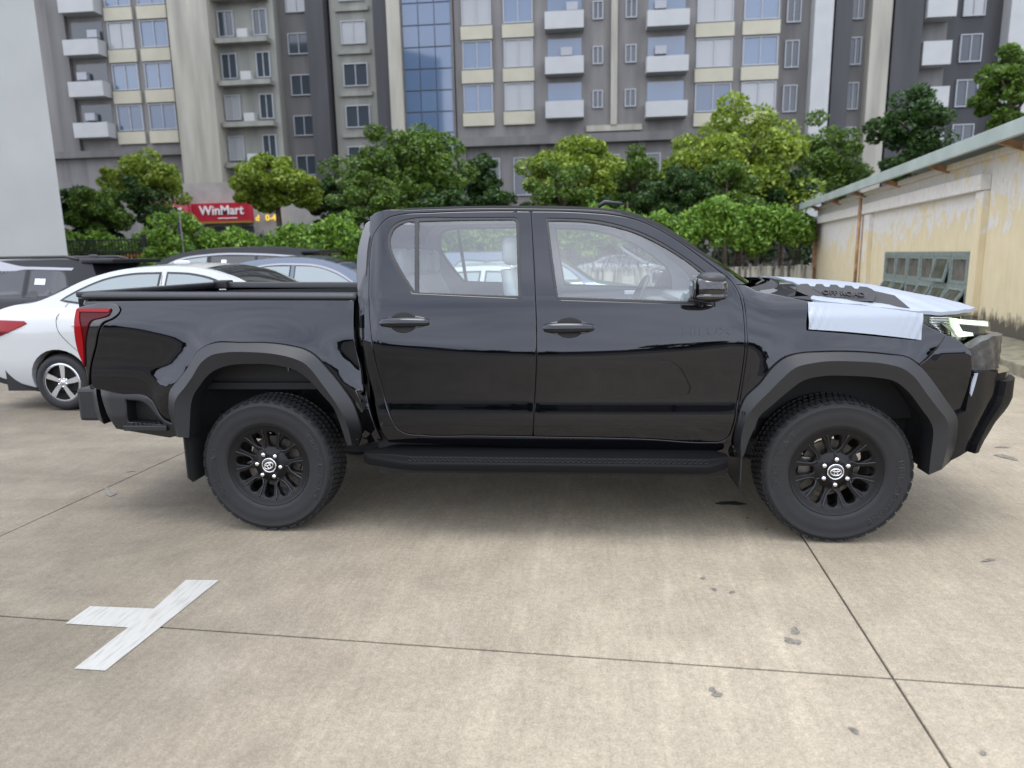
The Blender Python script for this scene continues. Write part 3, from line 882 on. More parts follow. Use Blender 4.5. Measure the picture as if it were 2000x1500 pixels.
L_rib = [(0.1584, 1.1721), (0.2681, 1.1623), (0.2867, 1.0808), (0.2316, 1.1043), (0.1925, 1.1292)]
for sd in (-1, 1):
    hl = lamp_sheet('headlamp', L_out, -.035, 'lamp_in', truck, sd)
    lamp_sheet('lens', L_out, .004, 'lens', hl, sd, -.035)
    for q in (L_drl1, L_drl2):
        lamp_sheet('light_strip', q, -.004, 'drl', hl, sd, -.03)
    lamp_sheet('projector', L_box, -.012, 'seal', hl, sd, -.03)
    mb = MB()
    x0_, x1_ = min(p[0] for p in L_rib), max(p[0] for p in L_rib)
    z0_, z1_ = min(p[1] for p in L_rib), max(p[1] for p in L_rib)
    for k in range(12):
        f_ = k / 11
        z = z0_ + (z1_ - z0_) * f_
        sa_ = x0_ + (x1_ - x0_) * max(0, .75 - f_) * .9
        mb.tube([lamp_pt(q, z, -.026, sd) for q in np.linspace(sa_, x1_, 5)], .0022, 5)
    mb.build('reflector_ribs', 'chrome', hl)

# grille wrapped in crumpled film, and the angular lower bumper
W_gr = [(0.0148, 1.0236, 1), (0.0807, 1.0543), (0.1765, 1.0766, 1), (0.9735, 1.04, 1), (0.9735, 0.845, 1), (0.1924, 0.9023, 1), (0.0689, 0.8971, 1), (0.046, 0.9143, 1)]
B_main = [(0.1177, 0.6888, 1), (0.1604, 0.7084, 1), (0.1693, 0.7902), (0.1736, 0.8822, 1), (0.2053, 0.9065, 1), (0.2798, 0.9121), (0.3696, 0.8882, 1), (1.1953, 0.845, 1), (1.1953, 0.46, 1), (0.212, 0.4989, 1), (0.1041, 0.4486, 1), (0.0786, 0.4277, 1), (0.0875, 0.531), (0.1011, 0.6385)]
B_grd = [(0.3883, 0.7703, 1), (0.4038, 0.8438, 1), (1.1953, 0.8, 1), (1.1953, 0.41, 1), (0.2134, 0.4879, 1), (0.2303, 0.5329, 1), (0.3265, 0.6691)]
B_highlight = [(0.1727, 0.8006, 1), (0.1794, 0.8608), (0.1934, 0.9007, 1), (0.2074, 0.9025, 1), (0.1961, 0.8413), (0.1811, 0.7841, 1)]  # white reflection along the bumper edge, painted as a raised strip
for sd in (-1, 1):
    gr = lamp_sheet('grille', W_gr, .0, 'wrap', truck, sd, -.06, .02, 'wrap', .0035)
    fb = lamp_sheet('front_bumper', B_main, .0, 'bumper_black', truck, sd, -.20, .03, 'bump', 0, 1.0, .72)
    lamp_sheet('lower_guard', B_grd, .030, 'board', fb, sd, -.20, .03, 'bump', 0, 1.0, .72)
    lamp_sheet('highlight_strip', B_highlight, .006, 'film', fb, sd, -.004, .03, 'bump')

# ---------------------------------------------------------------- arch flares
FL = {}
FL['rear'] = (
 [(-0.579, 0.534), (-0.569, 0.611), (-0.561, 0.684), (-0.541, 0.769), (-0.525, 0.826), (-0.483, 0.872), (-0.41, 0.95), (-0.339, 1.046), (-0.301, 1.072), (-0.246, 1.089), (-0.082, 1.091), (0.075, 1.089), (0.203, 1.071), (0.278, 1.051), (0.328, 1.021), (0.376, 0.968), (0.423, 0.911), (0.477, 0.838), (0.524, 0.757), (0.543, 0.665), (0.541, 0.578), (0.522, 0.536), (0.47, 0.471)],
 [(-0.471, 0.569), (-0.481, 0.636), (-0.483, 0.701), (-0.472, 0.768), (-0.45, 0.805), (-0.41, 0.846), (-0.359, 0.906), (-0.29, 0.994), (-0.234, 1.03), (-0.159, 1.044), (-0.014, 1.046), (0.129, 1.034), (0.227, 1.011), (0.288, 0.983), (0.328, 0.941), (0.369, 0.882), (0.413, 0.818), (0.452, 0.755), (0.487, 0.684), (0.51, 0.604), (0.52, 0.532)],
 [(-0.42, 0.563), (-0.41, 0.625), (-0.4, 0.689), (-0.387, 0.756), (-0.359, 0.819), (-0.325, 0.859), (-0.292, 0.899), (-0.234, 0.943), (-0.147, 0.971), (-0.015, 0.98), (0.14, 0.969), (0.24, 0.938), (0.302, 0.887), (0.36, 0.817), (0.425, 0.735), (0.447, 0.678), (0.468, 0.601), (0.489, 0.526)])
FL['front'] = (
 [(2.594, 0.445), (2.563, 0.528), (2.564, 0.632), (2.585, 0.741), (2.599, 0.779), (2.67, 0.862), (2.74, 0.96), (2.789, 0.998), (2.855, 1.018), (2.953, 1.025), (3.117, 1.025), (3.282, 1.01), (3.385, 0.993), (3.438, 0.956), (3.534, 0.85), (3.603, 0.761), (3.661, 0.684), (3.678, 0.581), (3.695, 0.432), (3.675, 0.4)],
 [(2.582, 0.481), (2.577, 0.544), (2.586, 0.64), (2.613, 0.718), (2.651, 0.769), (2.711, 0.835), (2.775, 0.906), (2.823, 0.95), (2.913, 0.976), (3.109, 0.983), (3.27, 0.967), (3.341, 0.946), (3.39, 0.91), (3.457, 0.825), (3.517, 0.75), (3.572, 0.677), (3.581, 0.579), (3.571, 0.473), (3.565, 0.432)],
 [(2.598, 0.484), (2.62, 0.569), (2.652, 0.651), (2.663, 0.688), (2.73, 0.758), (2.802, 0.827), (2.88, 0.887), (2.963, 0.906), (3.11, 0.907), (3.232, 0.898), (3.313, 0.88), (3.373, 0.835), (3.445, 0.747), (3.509, 0.653), (3.515, 0.502), (3.514, 0.397)])
for key, (o_, m_, i_) in FL.items():
    N = 70
    o_, m_, i_ = (resample(spline(q, .02, False), N) for q in (o_, m_, i_))
    for sd in (-1, 1):
        rows = [[], [], [], [], [], []]
        for k in range(N):
            ho = float(hs_(*o_[k]))
            rows[0].append((o_[k][0], sd * (ho - .004), o_[k][1]))
            rows[1].append((o_[k][0] + (m_[k][0] - o_[k][0]) * .04, sd * (ho + .014), o_[k][1] + (m_[k][1] - o_[k][1]) * .04))
            rows[2].append((m_[k][0], sd * .940, m_[k][1]))
            rows[3].append((i_[k][0], sd * .924, i_[k][1]))
            rows[4].append((i_[k][0], sd * .912, i_[k][1]))
            rows[5].append((i_[k][0], sd * .80, i_[k][1]))
        MB().grid(rows).build('arch_flare', 'cladding', truck, angle=16)
    cx = 0 if key == 'rear' else WB
    for sd in (-1, 1):
        # dark liner following the inner edge, closed towards the chassis
        rows = [[(p[0], sd * .86, p[1]) for p in i_], [(cx + (p[0] - cx) * 1.06, sd * .84, .40 + (p[1] - .40) * 1.06) for p in i_], [(cx + (p[0] - cx) * 1.06, sd * .45, .40 + (p[1] - .40) * 1.06) for p in i_],
                [(cx + (p[0] - cx) * .3, sd * .44, .40 + (p[1] - .40) * .3) for p in i_]]
        MB().grid(rows).build('wheel_liner', 'dark', truck)
# mud flaps
for sd in (-1, 1):
    MB().prism([(sd * .60, .80), (sd * .60, .33), (sd * .66, .29), (sd * .88, .29), (sd * .925, .33), (sd * .925, .80)], 'x', -.455, -.447).build('mud_flap', 'dark', truck)
    MB().prism([(sd * .62, .72), (sd * .62, .30), (sd * .90, .30), (sd * .92, .36), (sd * .92, .72)], 'x', WB - .50, WB - .493).build('mud_flap', 'cladding', truck)

# ---------------------------------------------------------------- running boards
for sd in (-1, 1):
    xs = [.565, .60, .66, .73, .80, .86] + list(np.linspace(.95, 2.35, 12)) + [2.41, 2.46, 2.50, 2.525]
    brd_z = lambda y: .500 - (y - .80) * .33
    rows = []
    for x in xs:
        yi = np.interp(x, [.565, .73, 2.40, 2.525], [.865, .80, .80, .86])
        yo = np.interp(x, [.565, .60, .84, 2.42, 2.525], [.880, .905, .955, .955, .90])
        row = []
        for f_, dz in ((0, -.05), (0, 0), (.25, 0), (.5, 0), (.70, 0), (.735, -.0045), (.94, -.008), (.985, -.014), (1.0, -.022), (.97, -.055), (.6, -.06)):
            y = yi + (yo - yi) * f_
            row.append((x, sd * y, brd_z(y) + dz))
        rows.append(row)
    mb = MB().grid(rows)
    mb.add(rows[0], [tuple(range(len(rows[0])))]).add(rows[-1], [tuple(range(len(rows[-1])))])
    rbd = mb.build('running_board', 'board', truck, angle=25)
    mb = MB()
    for i in range(58):
        x = .84 + i * .0275
        for j in range(3):
            y = .918 + j * .0115
            zt = brd_z(y) - .0065
            w = .0075 if j < 2 else .0095
            xx = x + (.0137 if j == 1 else 0)
            mb.obox((xx, sd * y, zt + .002), (1, 0, 0), (0, .95, -sd * .31), (0, sd * .31, .95), w, .0040, .0030)
    mb.build('tread', 'cladding', rbd)
    for x in (.85, 1.55, 2.25):
        MB().bar((x, sd * .62, .47), (x, sd * .86, .435), .05, .03).build('bracket', 'dark', rbd)

# ---------------------------------------------------------------- chassis and axles
MB().box((-1.0, -.56, .50), (3.7, -.44, .62)).box((-1.0, .44, .50), (3.7, .56, .62)).box((.58, -.78, .50), (2.62, .78, .56)).box((-.9, -.55, .50), (-.8, .55, .6)).build('chassis_frame', 'dark', truck)
MB().tube([(0, -.60, .386), (0, .60, .386)], .055, 10).tube([(0, -.13, .386), (0, .13, .386)], .14, 12).tube([(WB, -.6, .386), (WB, .6, .386)], .04, 8).build('axles', 'dark', truck)
mb = MB()
for sd in (-1, 1):
    mb.tube([(-.62, sd * .50, .55), (-.3, sd * .50, .47), (0, sd * .50, .45), (.3, sd * .50, .47), (.62, sd * .50, .55)], .022, 6)
    mb.tube([(-.15, sd * .42, .42), (.12, sd * .42, .82)], .03, 8)
mb.build('leaf_spring', 'dark', truck)
MB().box((-1.05, -.72, .80), (.5, .72, .838)).build('bed_underside', 'dark', truck)
MB().box((2.65, -.62, .62), (3.7, .62, 1.16)).build('engine_block', 'dark', truck)
MB().bar((.16, -.845, .93), (.16, -.845, .985), .035, .004, (1, 0, 0)).build('bracket_tab', 'steel', truck)

# ---------------------------------------------------------------- wheels
def rim_d(x, z):
    r = np.hypot(x, z)
    return np.interp(r, [0, .060, .074, .098, .190, .202, .228, .238, .2415], [.092, .092, .086, .072, .092, .100, .108, .114, .1125])
circ = [(.2405 * math.cos(a), .2405 * math.sin(a)) for a in np.linspace(0, 2 * math.pi, 96, endpoint=False)]
wholes = []
for k in range(12):
    a0 = R(30 * k)
    ri = .100 if k % 2 == 0 else .112
    ro_ = .198
    wi, wo = (.0140, .0275) if k % 2 == 0 else (.0180, .0250)
    pts = [(ri, -wi, 1), (ri, wi, 1), (ri + .022, wi + .0085, 1), (ro_ - .016, wo, 1), (ro_ - .004, wo - .009, 1), (ro_, 0), (ro_ - .004, -wo + .009, 1), (ro_ - .016, -wo, 1), (ri + .022, -wi - .0085, 1)]
    wholes.append([(p * math.cos(a0) - q * math.sin(a0), p * math.sin(a0) + q * math.cos(a0)) for p, q in spline(pts, .008)])
TYRE = [(.235, .104), (.243, .116), (.256, .125), (.262, .1245), (.286, .1325), (.318, .135), (.345, .1315), (.349, .1335), (.356, .1315), (.360, .126), (.370, .118), (.377, .108), (.380, .094)]
def tyre_d(r): return float(np.interp(r, [p[0] for p in TYRE], [p[1] for p in TYRE]))
def make_wheel():
    w = MB()
    w.lathe([(.226, .105), (.218, .085), (.205, .02), (.205, -.11), (.235, -.115)], 0, 0, 0, 48)
    w.lathe([(.06, .06), (.085, .045), (.085, .02)], 0, 0, 0, 32)
    wheel = w.build('wheel', 'rim', None)
    t = MB()
    prof = TYRE + [(.380, .062), (.373, .060), (.373, .052), (.380, .050), (.380, .008), (.373, .006), (.373, -.006), (.380, -.008), (.380, -.050), (.373, -.052), (.373, -.060), (.380, -.062)] + [(r, -d) for r, d in TYRE[::-1]]
    t.lathe(prof, 0, 0, 0, 96)
    nb = 78
    for k in range(nb):
        a = 2 * math.pi * k / nb
        for d0, d1, sk, sh in ((.066, .112, .10, 0), (.012, .047, .35, .5), (-.047, -.012, -.35, 0), (-.112, -.066, -.10, .5)):
            aa = a + 2 * math.pi / nb * sh
            dm = (d0 + d1) / 2
            rr_ = .3835 if abs(dm) < .06 else .3815
            tw = 2 * math.pi / nb * .36 * .384
            er, et = Vector((math.cos(aa), 0, math.sin(aa))), Vector((-math.sin(aa), sk, math.cos(aa))).normalized()
            ed = Vector((0, 1, 0))
            if abs(dm) > .06:
                ed = (ed + er * (-.17 if dm > 0 else .17) * -1 * 1).normalized() if False else (Vector((0, 1, 0)) + er * (.17 if -dm < 0 else -.17)).normalized()
            t.obox(er * rr_ + Vector((0, -dm, 0)), et, ed, et.cross(ed).normalized(), tw, (d1 - d0) / 2, .0042)
        # shoulder lugs running down onto the sidewall
        aa = a + math.pi / nb * (k % 2)
        er, et = Vector((math.cos(aa), 0, math.sin(aa))), Vector((-math.sin(aa), 0, math.cos(aa)))
        ax = (er * -.55 + Vector((0, -.83, 0))).normalized()
        t.obox(er * .3715 + Vector((0, -.1175, 0)), et, (er * .62 + Vector((0, -.60, 0))).normalized(), ax, .0088, .009, .0024)
    ty = t.build('tyre', 'rubber', wheel)
    for txt, a0, rr_ in (('BRIDGESTONE', R(-22), .312), ('DUELER A/T', R(165), .312)):
        def fn(u, v, d, a0=a0, rr_=rr_):
            th = a0 - u / rr_
            r = rr_ + v
            return (r * math.cos(th), -(tyre_d(r) + d * 1.0), r * math.sin(th))
        text_on(txt, fn, 0.047, 0.0012, 'raised_lettering', 'rubber_mark', wheel, False, 1.28)
    rim = panel('rim', circ, rim_d, 'rim', wheel, (-1,), 0.012, 0.035, holes=wholes, rnd=0.004, edge=0.003)
    for k in range(6):
        mb = MB()
        th = R(30 + 60 * k)
        pp = lambda r, a: (r * math.cos(th + R(a)), -(float(rim_d(r, 0)) + .0005), r * math.sin(th + R(a)))
        mb.tube([pp(.083, 0), pp(.098, 0), pp(.106, 0)], [.0045, .0055, .004], 6)
        for sg in (-1, 1):
            mb.tube([pp(.100, 0), pp(.109, sg * 7), pp(.128, sg * 12.6), pp(.160, sg * 14.6), pp(.196, sg * 15), pp(.207, sg * 16)], [.004, .0048, .0046, .0044, .0048, .002], 6)
        mb.build('spoke_rib', 'rim_edge', wheel)
    MB().lathe([(.07, .01), (.150, .01), (.150, -.008), (.07, -.008)], 0, 0, 0, 48, smooth=False).build('brake_disc', 'steel', wheel)
    MB().box((-.17, -.03, -.06), (-.10, .02, .06), .01).build('brake_caliper', 'steel', wheel)
    cap = MB().lathe([(0, .1065), (.026, .106), (.036, .104), (.0375, .100), (.0405, .0995), (.0435, .095), (.044, .080)], 0, 0, 0, 40).build('hub_cap', 'gloss', wheel)
    mb = MB()
    mb.tube([(.0395 * math.cos(a), -.1020, .0395 * math.sin(a)) for a in np.linspace(0, 2 * math.pi, 41)], .0042, 8, False)
    for ex, ez, cz0 in ((.0270, .0185, 0), (.0090, .0178, -.0003), (.0185, .0068, .0086)):
        mb.tube([(ex * math.cos(a), -.1080, cz0 + ez * math.sin(a)) for a in np.linspace(0, 2 * math.pi, 33)], .0029, 6, False)
    mb.build('emblem', 'chrome', wheel)
    for k in range(6):
        a = R(90 + 60 * k)
        MB().lathe([(0, .1145), (.008, .114), (.0125, .109), (.0138, .099), (.0138, .08)], .069 * math.cos(a), 0, .069 * math.sin(a), 14).build('lug_nut', 'chrome', wheel)
    return wheel
def copy_tree(o, parent=None):
    c = o.copy()
    COL.objects.link(c)
    c.parent = parent
    for ch in [q for q in bpy.data.objects if q.parent == o]:
        copy_tree(ch, c)
    return c
w0 = make_wheel()
for i, (x, sd, rot) in enumerate(((WB, -1, 0), (0, -1, 23), (WB, 1, 10), (0, 1, 40))):
    w_ = w0 if i == 0 else copy_tree(w0)
    w_.parent = truck
    w_.location = (x, sd * .755, .3865)
    w_.rotation_euler = (0, R(-rot) if sd < 0 else R(rot), 0 if sd < 0 else math.pi)

# ---------------------------------------------------------------- door mirrors
def superell(c, r, e1=.55, e2=.7, nu=20, nv=28):
    sg = lambda t, e: math.copysign(abs(t) ** e, t)
    rows = []
    for i in range(nu + 1):
        a = -math.pi / 2 + math.pi * i / nu
        rows.append([(c[0] + r[0] * sg(math.cos(a), e1) * sg(math.cos(b), e2), c[1] + r[1] * sg(math.cos(a), e1) * sg(math.sin(b), e2), c[2] + r[2] * sg(math.sin(a), e1)) for b in np.linspace(0, 2 * math.pi, nv + 1)])
    return rows
for sd in (-1, 1):
    cy = sd * .985
    dm = MB().grid(superell((2.385, cy, 1.352), (.085, .105, .066), .75, .8)).build('door_mirror', 'gloss', truck)
    MB().grid(superell((2.392, cy, 1.393), (.070, .095, .040), .8, .8)).build('mirror_cap', 'cladding', dm)
    MB().grid(superell((2.380, cy, 1.318), (.088, .108, .024), .7, .8)).build('mirror_base', 'gloss', dm)
    MB().grid(superell((2.305, cy, 1.350), (.010, .085, .050), .6, .7)).build('mirror_glass', 'gloss', dm)
    MB().tube([(2.37, sd * .83, 1.285), (2.385, sd * .88, 1.295), (2.385, sd * .94, 1.315)], [.035, .028, .022], 10).build('mirror_arm', 'gloss', dm)
T_sail = [(2.305, 1.284, 1), (2.329, 1.33), (2.384, 1.419, 1), (2.417, 1.354), (2.428, 1.267, 1)]
for sd in (-1, 1):
    panel('mirror_sail', spline(T_sail, .02), hs_, 'seal', door_objs[('front_door', sd)], (sd,), .03, .01, lift=.001)

# ---------------------------------------------------------------- cabin
def seat(x, y, w, tall, mat='seat'):
    mb = MB()
    mb.box((x - .02, y - w / 2, .78), (x + .50, y + w / 2, .95), .05)
    rows = []
    for t in np.linspace(0, 1, 9):
        zz = .92 + (tall - .92) * t
        xx = x - .14 * t
        th = .07 + .03 * math.sin(math.pi * t)
        ww = w / 2 * (1 - .22 * t ** 3)
        rows.append([(xx + th * math.cos(a) * .9, y + ww * math.copysign(abs(math.sin(a)) ** .6, math.sin(a)), zz) for a in np.linspace(0, 2 * math.pi, 20)])
    mb.grid(rows)
    mb.add(rows[-1], [tuple(range(20))])
    return mb.build('seat', mat, truck)
def headrest(x, y, z, w=.24, par=None, mat='seat'):
    mb = MB().grid(superell((x, y, z), (.055, w / 2, .085), .6, .6))
    mb.build('headrest', mat, par)
    MB().tube([(x, y - .05, z - .20), (x, y - .05, z)], .007, 6).tube([(x, y + .05, z - .20), (x, y + .05, z)], .007, 6).build('headrest_post', 'chrome', par)
for y in (-.37, .37):
    s_ = seat(1.50, y, .50, 1.45, 'seat_light' if y < 0 else 'seat')
    headrest(1.36, y, 1.56, .25, s_, 'seat_light' if y < 0 else 'seat')
s_ = seat(.86, 0, 1.36, 1.42)
for y in (-.42, .0, .42):
    headrest(.70, y, 1.50, .24, s_)
MB().box((2.22, -.74, .95), (2.75, .74, 1.22), .05).box((2.34, -.72, 1.18), (2.72, .72, 1.265), .04).build('dashboard', 'cabin', truck)
for sd in (-1, 1):
    MB().box((.62, sd * .755 - .03, .33), (2.54, sd * .755 + .03, .57)).build('sill_gap_block', 'dark', truck)  # added dark box that blocks the bright gap under the sill
MB().box((.62, -.74, .58), (2.7, .74, .64)).build('cabin_floor', 'dark', truck)
mb = MB()
ca, axw = Vector((2.13, .37, 1.20)), Vector((-.90, 0, .43)).normalized()
e1_, e2_ = Vector((0, 1, 0)), axw.cross(Vector((0, 1, 0)))
mb.tube([ca + (e1_ * math.cos(a) + e2_ * math.sin(a)) * .185 for a in np.linspace(0, 2 * math.pi, 41)], .017, 8, False)
mb.tube([ca - axw * .03, ca - axw * .25], .03, 8).bar(ca - e1_ * .17, ca + e1_ * .17, .05, .03).bar(ca, ca - e2_ * -.0 + e2_ * -.17, .05, .03)
mb.build('steering_wheel', 'cladding', truck)
for sd in (1,):
    MB().tube([(2.03, sd * .66, 1.60), (2.06, sd * .645, 1.56), (2.20, sd * .68, 1.47), (2.25, sd * .71, 1.46)], .013, 8).build('grab_handle', 'cabin_light', truck)
    MB().box((2.08, sd * .70, 1.235), (2.17, sd * .72, 1.262), .004).build('door_sticker', 'paper', truck)
MB().box((2.02, -.11, 1.60), (2.05, .11, 1.66), .012).build('cabin_mirror', 'dark', truck)

# ================================================================== ground
def concrete_mat():
    m, n, l, b = new_mat('weathered_concrete')
    g = n.new('ShaderNodeNewGeometry')
    def noise(scale, detail=6, rough=.6, vec=None, dist=0):
        t = n.new('ShaderNodeTexNoise')
        t.inputs['Scale'].default_value = scale
        t.inputs['Detail'].default_value = detail
        t.inputs['Roughness'].default_value = rough
        t.inputs['Distortion'].default_value = dist
        l.new(vec if vec else g.outputs['Position'], t.inputs['Vector'])
        return t.outputs['Fac']
    def ramp(fac, p0, c0, p1, c1):
        r = n.new('ShaderNodeValToRGB')
        r.color_ramp.elements[0].position = p0
        r.color_ramp.elements[0].color = (*c0, 1)
        r.color_ramp.elements[1].position = p1
        r.color_ramp.elements[1].color = (*c1, 1)
        l.new(fac, r.inputs['Fac'])
        return r.outputs['Color']
    def mixc(a, b_, mode='MULTIPLY', f=1.0):
        x = n.new('ShaderNodeMix')
        x.data_type = 'RGBA'
        x.blend_type = mode
        if isinstance(f, float): x.inputs['Factor'].default_value = f
        else: l.new(f, x.inputs['Factor'])
        l.new(a, x.inputs['A'])
        l.new(b_, x.inputs['B'])
        return x.outputs['Result']
    base = ramp(noise(.55, 5, .55), .3, (.280, .240, .176), .7, (.330, .286, .214))
    mid = ramp(noise(3.4, 9, .68, dist=.3), .34, (.85, .84, .83), .66, (1.08, 1.075, 1.06))
    fine = ramp(noise(130, 5, .75), .30, (.62, .62, .62), .70, (1.32, 1.32, 1.32))
    mp_ = n.new('ShaderNodeMapping')
    mp_.inputs['Scale'].default_value = (30, 3.5, 1)
    mp_.inputs['Rotation'].default_value = (0, 0, R(9))
    l.new(g.outputs['Position'], mp_.inputs['Vector'])
    fine2 = ramp(noise(38, 4, .7), .32, (.84, .84, .84), .68, (1.15, 1.15, 1.15))
    streak = ramp(noise(1.2, 5, .6, mp_.outputs['Vector']), .3, (.90, .90, .89), .7, (1.07, 1.07, 1.07))
    mp2 = n.new('ShaderNodeMapping')
    mp2.inputs['Scale'].default_value = (.35, 1.1, 1)
    mp2.inputs['Location'].default_value = (3.1, 1.7, 0)
    l.new(g.outputs['Position'], mp2.inputs['Vector'])
    stain_f = ramp(noise(.8, 7, .62, mp2.outputs['Vector'], .8), .30, (.5, .5, .5), .60, (1, 1, 1))
    # damp dirt lies thicker towards the parking bay on the left
    sx = n.new('ShaderNodeSeparateXYZ')
    l.new(g.outputs['Position'], sx.inputs['Vector'])
    mr = n.new('ShaderNodeMapRange')
    mr.inputs['From Min'].default_value = 1.7
    mr.inputs['From Max'].default_value = -.7
    mr.inputs['To Min'].default_value = .03
    mr.inputs['To Max'].default_value = .95
    l.new(sx.outputs['X'], mr.inputs['Value'])
    mm = n.new('ShaderNodeMath')
    mm.operation = 'MULTIPLY'
    l.new(mr.outputs['Result'], mm.inputs[0])
    l.new(stain_f, mm.inputs[1])
    c = mixc(mixc(mixc(mixc(base, mid), fine), fine2), streak)
    dk = n.new('ShaderNodeRGB')
    dk.outputs[0].default_value = (.40, .395, .39, 1)
    c2 = mixc(c, dk.outputs[0], 'MULTIPLY', mm.outputs['Value'])
    # pale dried patches
    pf = ramp(noise(1.4, 6, .6, dist=1.2), .60, (0, 0, 0), .80, (.22, .22, .22))
    pl = n.new('ShaderNodeRGB')
    pl.outputs[0].default_value = (.34, .32, .27, 1)
    c3 = mixc(c2, pl.outputs[0], 'MIX', pf)
    # faint pale wheel tracks
    for (x0, y0, x1, y1, wd, st) in ((2.628, -1.027, 2.463, -2.539, .055, 1.13), (.943, -1.122, .894, -2.142, .07, 1.09), (1.579, -.886, 1.449, -2.318, .05, 1.07), (2.20, -1.1, 2.02, -2.6, .06, 1.06)):
        dx, dy = x1 - x0, y1 - y0
        L = math.hypot(dx, dy)
        dt = n.new('ShaderNodeVectorMath'); dt.operation = 'DOT_PRODUCT'
        l.new(g.outputs['Position'], dt.inputs[0])
        dt.inputs[1].default_value = (-dy / L, dx / L, 0)
        sb_ = n.new('ShaderNodeMath'); sb_.operation = 'SUBTRACT'
        l.new(dt.outputs['Value'], sb_.inputs[0]); sb_.inputs[1].default_value = (-dy * x0 + dx * y0) / L
        ab = n.new('ShaderNodeMath'); ab.operation = 'ABSOLUTE'
        l.new(sb_.outputs['Value'], ab.inputs[0])
        mr_ = n.new('ShaderNodeMapRange'); mr_.interpolation_type = 'SMOOTHSTEP'
        mr_.inputs['From Min'].default_value = wd; mr_.inputs['From Max'].default_value = .01
        mr_.inputs['To Min'].default_value = 0; mr_.inputs['To Max'].default_value = 1
        l.new(ab.outputs['Value'], mr_.inputs['Value'])
        mu = n.new('ShaderNodeMath'); mu.operation = 'MULTIPLY'
        l.new(mr_.outputs['Result'], mu.inputs[0]); l.new(noise(1.7, 4, .6), mu.inputs[1])
        hi = n.new('ShaderNodeRGB'); hi.outputs[0].default_value = (st * 1.05, st * 1.05, st * 1.05, 1)
        c3 = mixc(c3, hi.outputs[0], 'MULTIPLY', mu.outputs['Value'])
    l.new(c3, b.inputs['Base Color'])
    b.inputs['Roughness'].default_value = .82
    bn = n.new('ShaderNodeBump')
    bn.inputs['Strength'].default_value = .35
    bn.inputs['Distance'].default_value = .004
    l.new(noise(160, 3, .6), bn.inputs['Height'])
    l.new(bn.outputs['Normal'], b.inputs['Normal'])
    return m
M['concrete'] = concrete_mat()
M['joint'] = plain('joint_filler', (.10, .092, .078), .9, var=.3, vscale=12)
M['asphalt'] = plain('street_asphalt', (.07, .068, .065), .9, var=.25, vscale=2)
ground = MB().add([(-220, -160, -.014), (220, -160, -.014), (220, 320, -.014), (-220, 320, -.014)], [(0, 1, 2, 3)]).build('ground', 'joint', fix=False)
tag(ground, kind='structure')
LT = R(3.2)
LU, LV = Vector((math.cos(LT), -math.sin(LT), 0)), Vector((math.sin(LT), math.cos(LT), 0))
L0 = Vector((2.885, -2.084, 0))
SZ = 4.5
slab_bm = bmesh.new()
bmesh.ops.create_cube(slab_bm, size=1)
for v in slab_bm.verts:
    v.co = Vector((v.co.x * (SZ - .009), v.co.y * (SZ - .011), v.co.z * .10 - .05))
bmesh.ops.bevel(slab_bm, geom=[e for e in slab_bm.edges if all(abs(v.co.z) < 1e-6 for v in e.verts)], offset=.003, segments=1, affect='EDGES')
slab_me = bpy.data.meshes.new('concrete_slab')
slab_bm.to_mesh(slab_me)
slab_bm.free()
slab_me.materials.append(M['concrete'])
for i in range(-6, 2):
    for j in range(-3, 6):
        s_ = bpy.data.objects.new('concrete_slab', slab_me)
        COL.objects.link(s_)
        s_.location = L0 + LU * SZ * (i + .5) + LV * SZ * (j + .5)
        s_.location.z = 0
        s_.rotation_euler = (0, 0, -LT)
        s_.parent = ground
MB().add([(-120, 25.5, -.008), (120, 25.5, -.008), (120, 36, -.008), (-120, 36, -.008)], [(0, 1, 2, 3)]).build('street', 'asphalt', fix=False)
tag(bpy.data.objects['street'], kind='structure')

def paint_mat():
    m, n, l, b = new_mat('worn_white_paint')
    g = n.new('ShaderNodeNewGeometry')
    mp_ = n.new('ShaderNodeMapping')
    mp_.inputs['Scale'].default_value = (70, 9, 1)
    l.new(g.outputs['Position'], mp_.inputs['Vector'])
    t = n.new('ShaderNodeTexNoise')
    t.inputs['Scale'].default_value = 1
    t.inputs['Detail'].default_value = 6
    l.new(mp_.outputs['Vector'], t.inputs['Vector'])
    r = n.new('ShaderNodeValToRGB')
    r.color_ramp.elements[0].position = .28
    r.color_ramp.elements[0].color = (.25, .243, .22, 1)
    r.color_ramp.elements[1].position = .52
    r.color_ramp.elements[1].color = (.345, .34, .31, 1)
    l.new(t.outputs['Fac'], r.inputs['Fac'])
    l.new(r.outputs['Color'], b.inputs['Base Color'])
    b.inputs['Roughness'].default_value = .6
    return m
M['road_paint'] = paint_mat()
mk = [(.006, -1.493), (-.167, -1.503), (-.150, -1.775), (-.455, -1.776), (-.457, -1.925), (-.158, -1.937), (-.176, -2.239), (-.047, -2.243)]
mk = [(.006, -1.493), (-.160, -1.500), (-.148, -1.778), (-.455, -1.776), (-.457, -1.927), (-.160, -1.940), (-.176, -2.239), (-.045, -2.243), (-.02, -1.9)]
V, F = fill2d([spline([(a, b, 1) for a, b in mk], .05)[::-1]], .1)
pm = MB().add([(a, b, .003) for a, b in V], [tuple(t) for t in F]).build('parking_mark', 'road_paint')
tag(pm, 'white painted T-shaped parking bay mark on the concrete', 'marking')

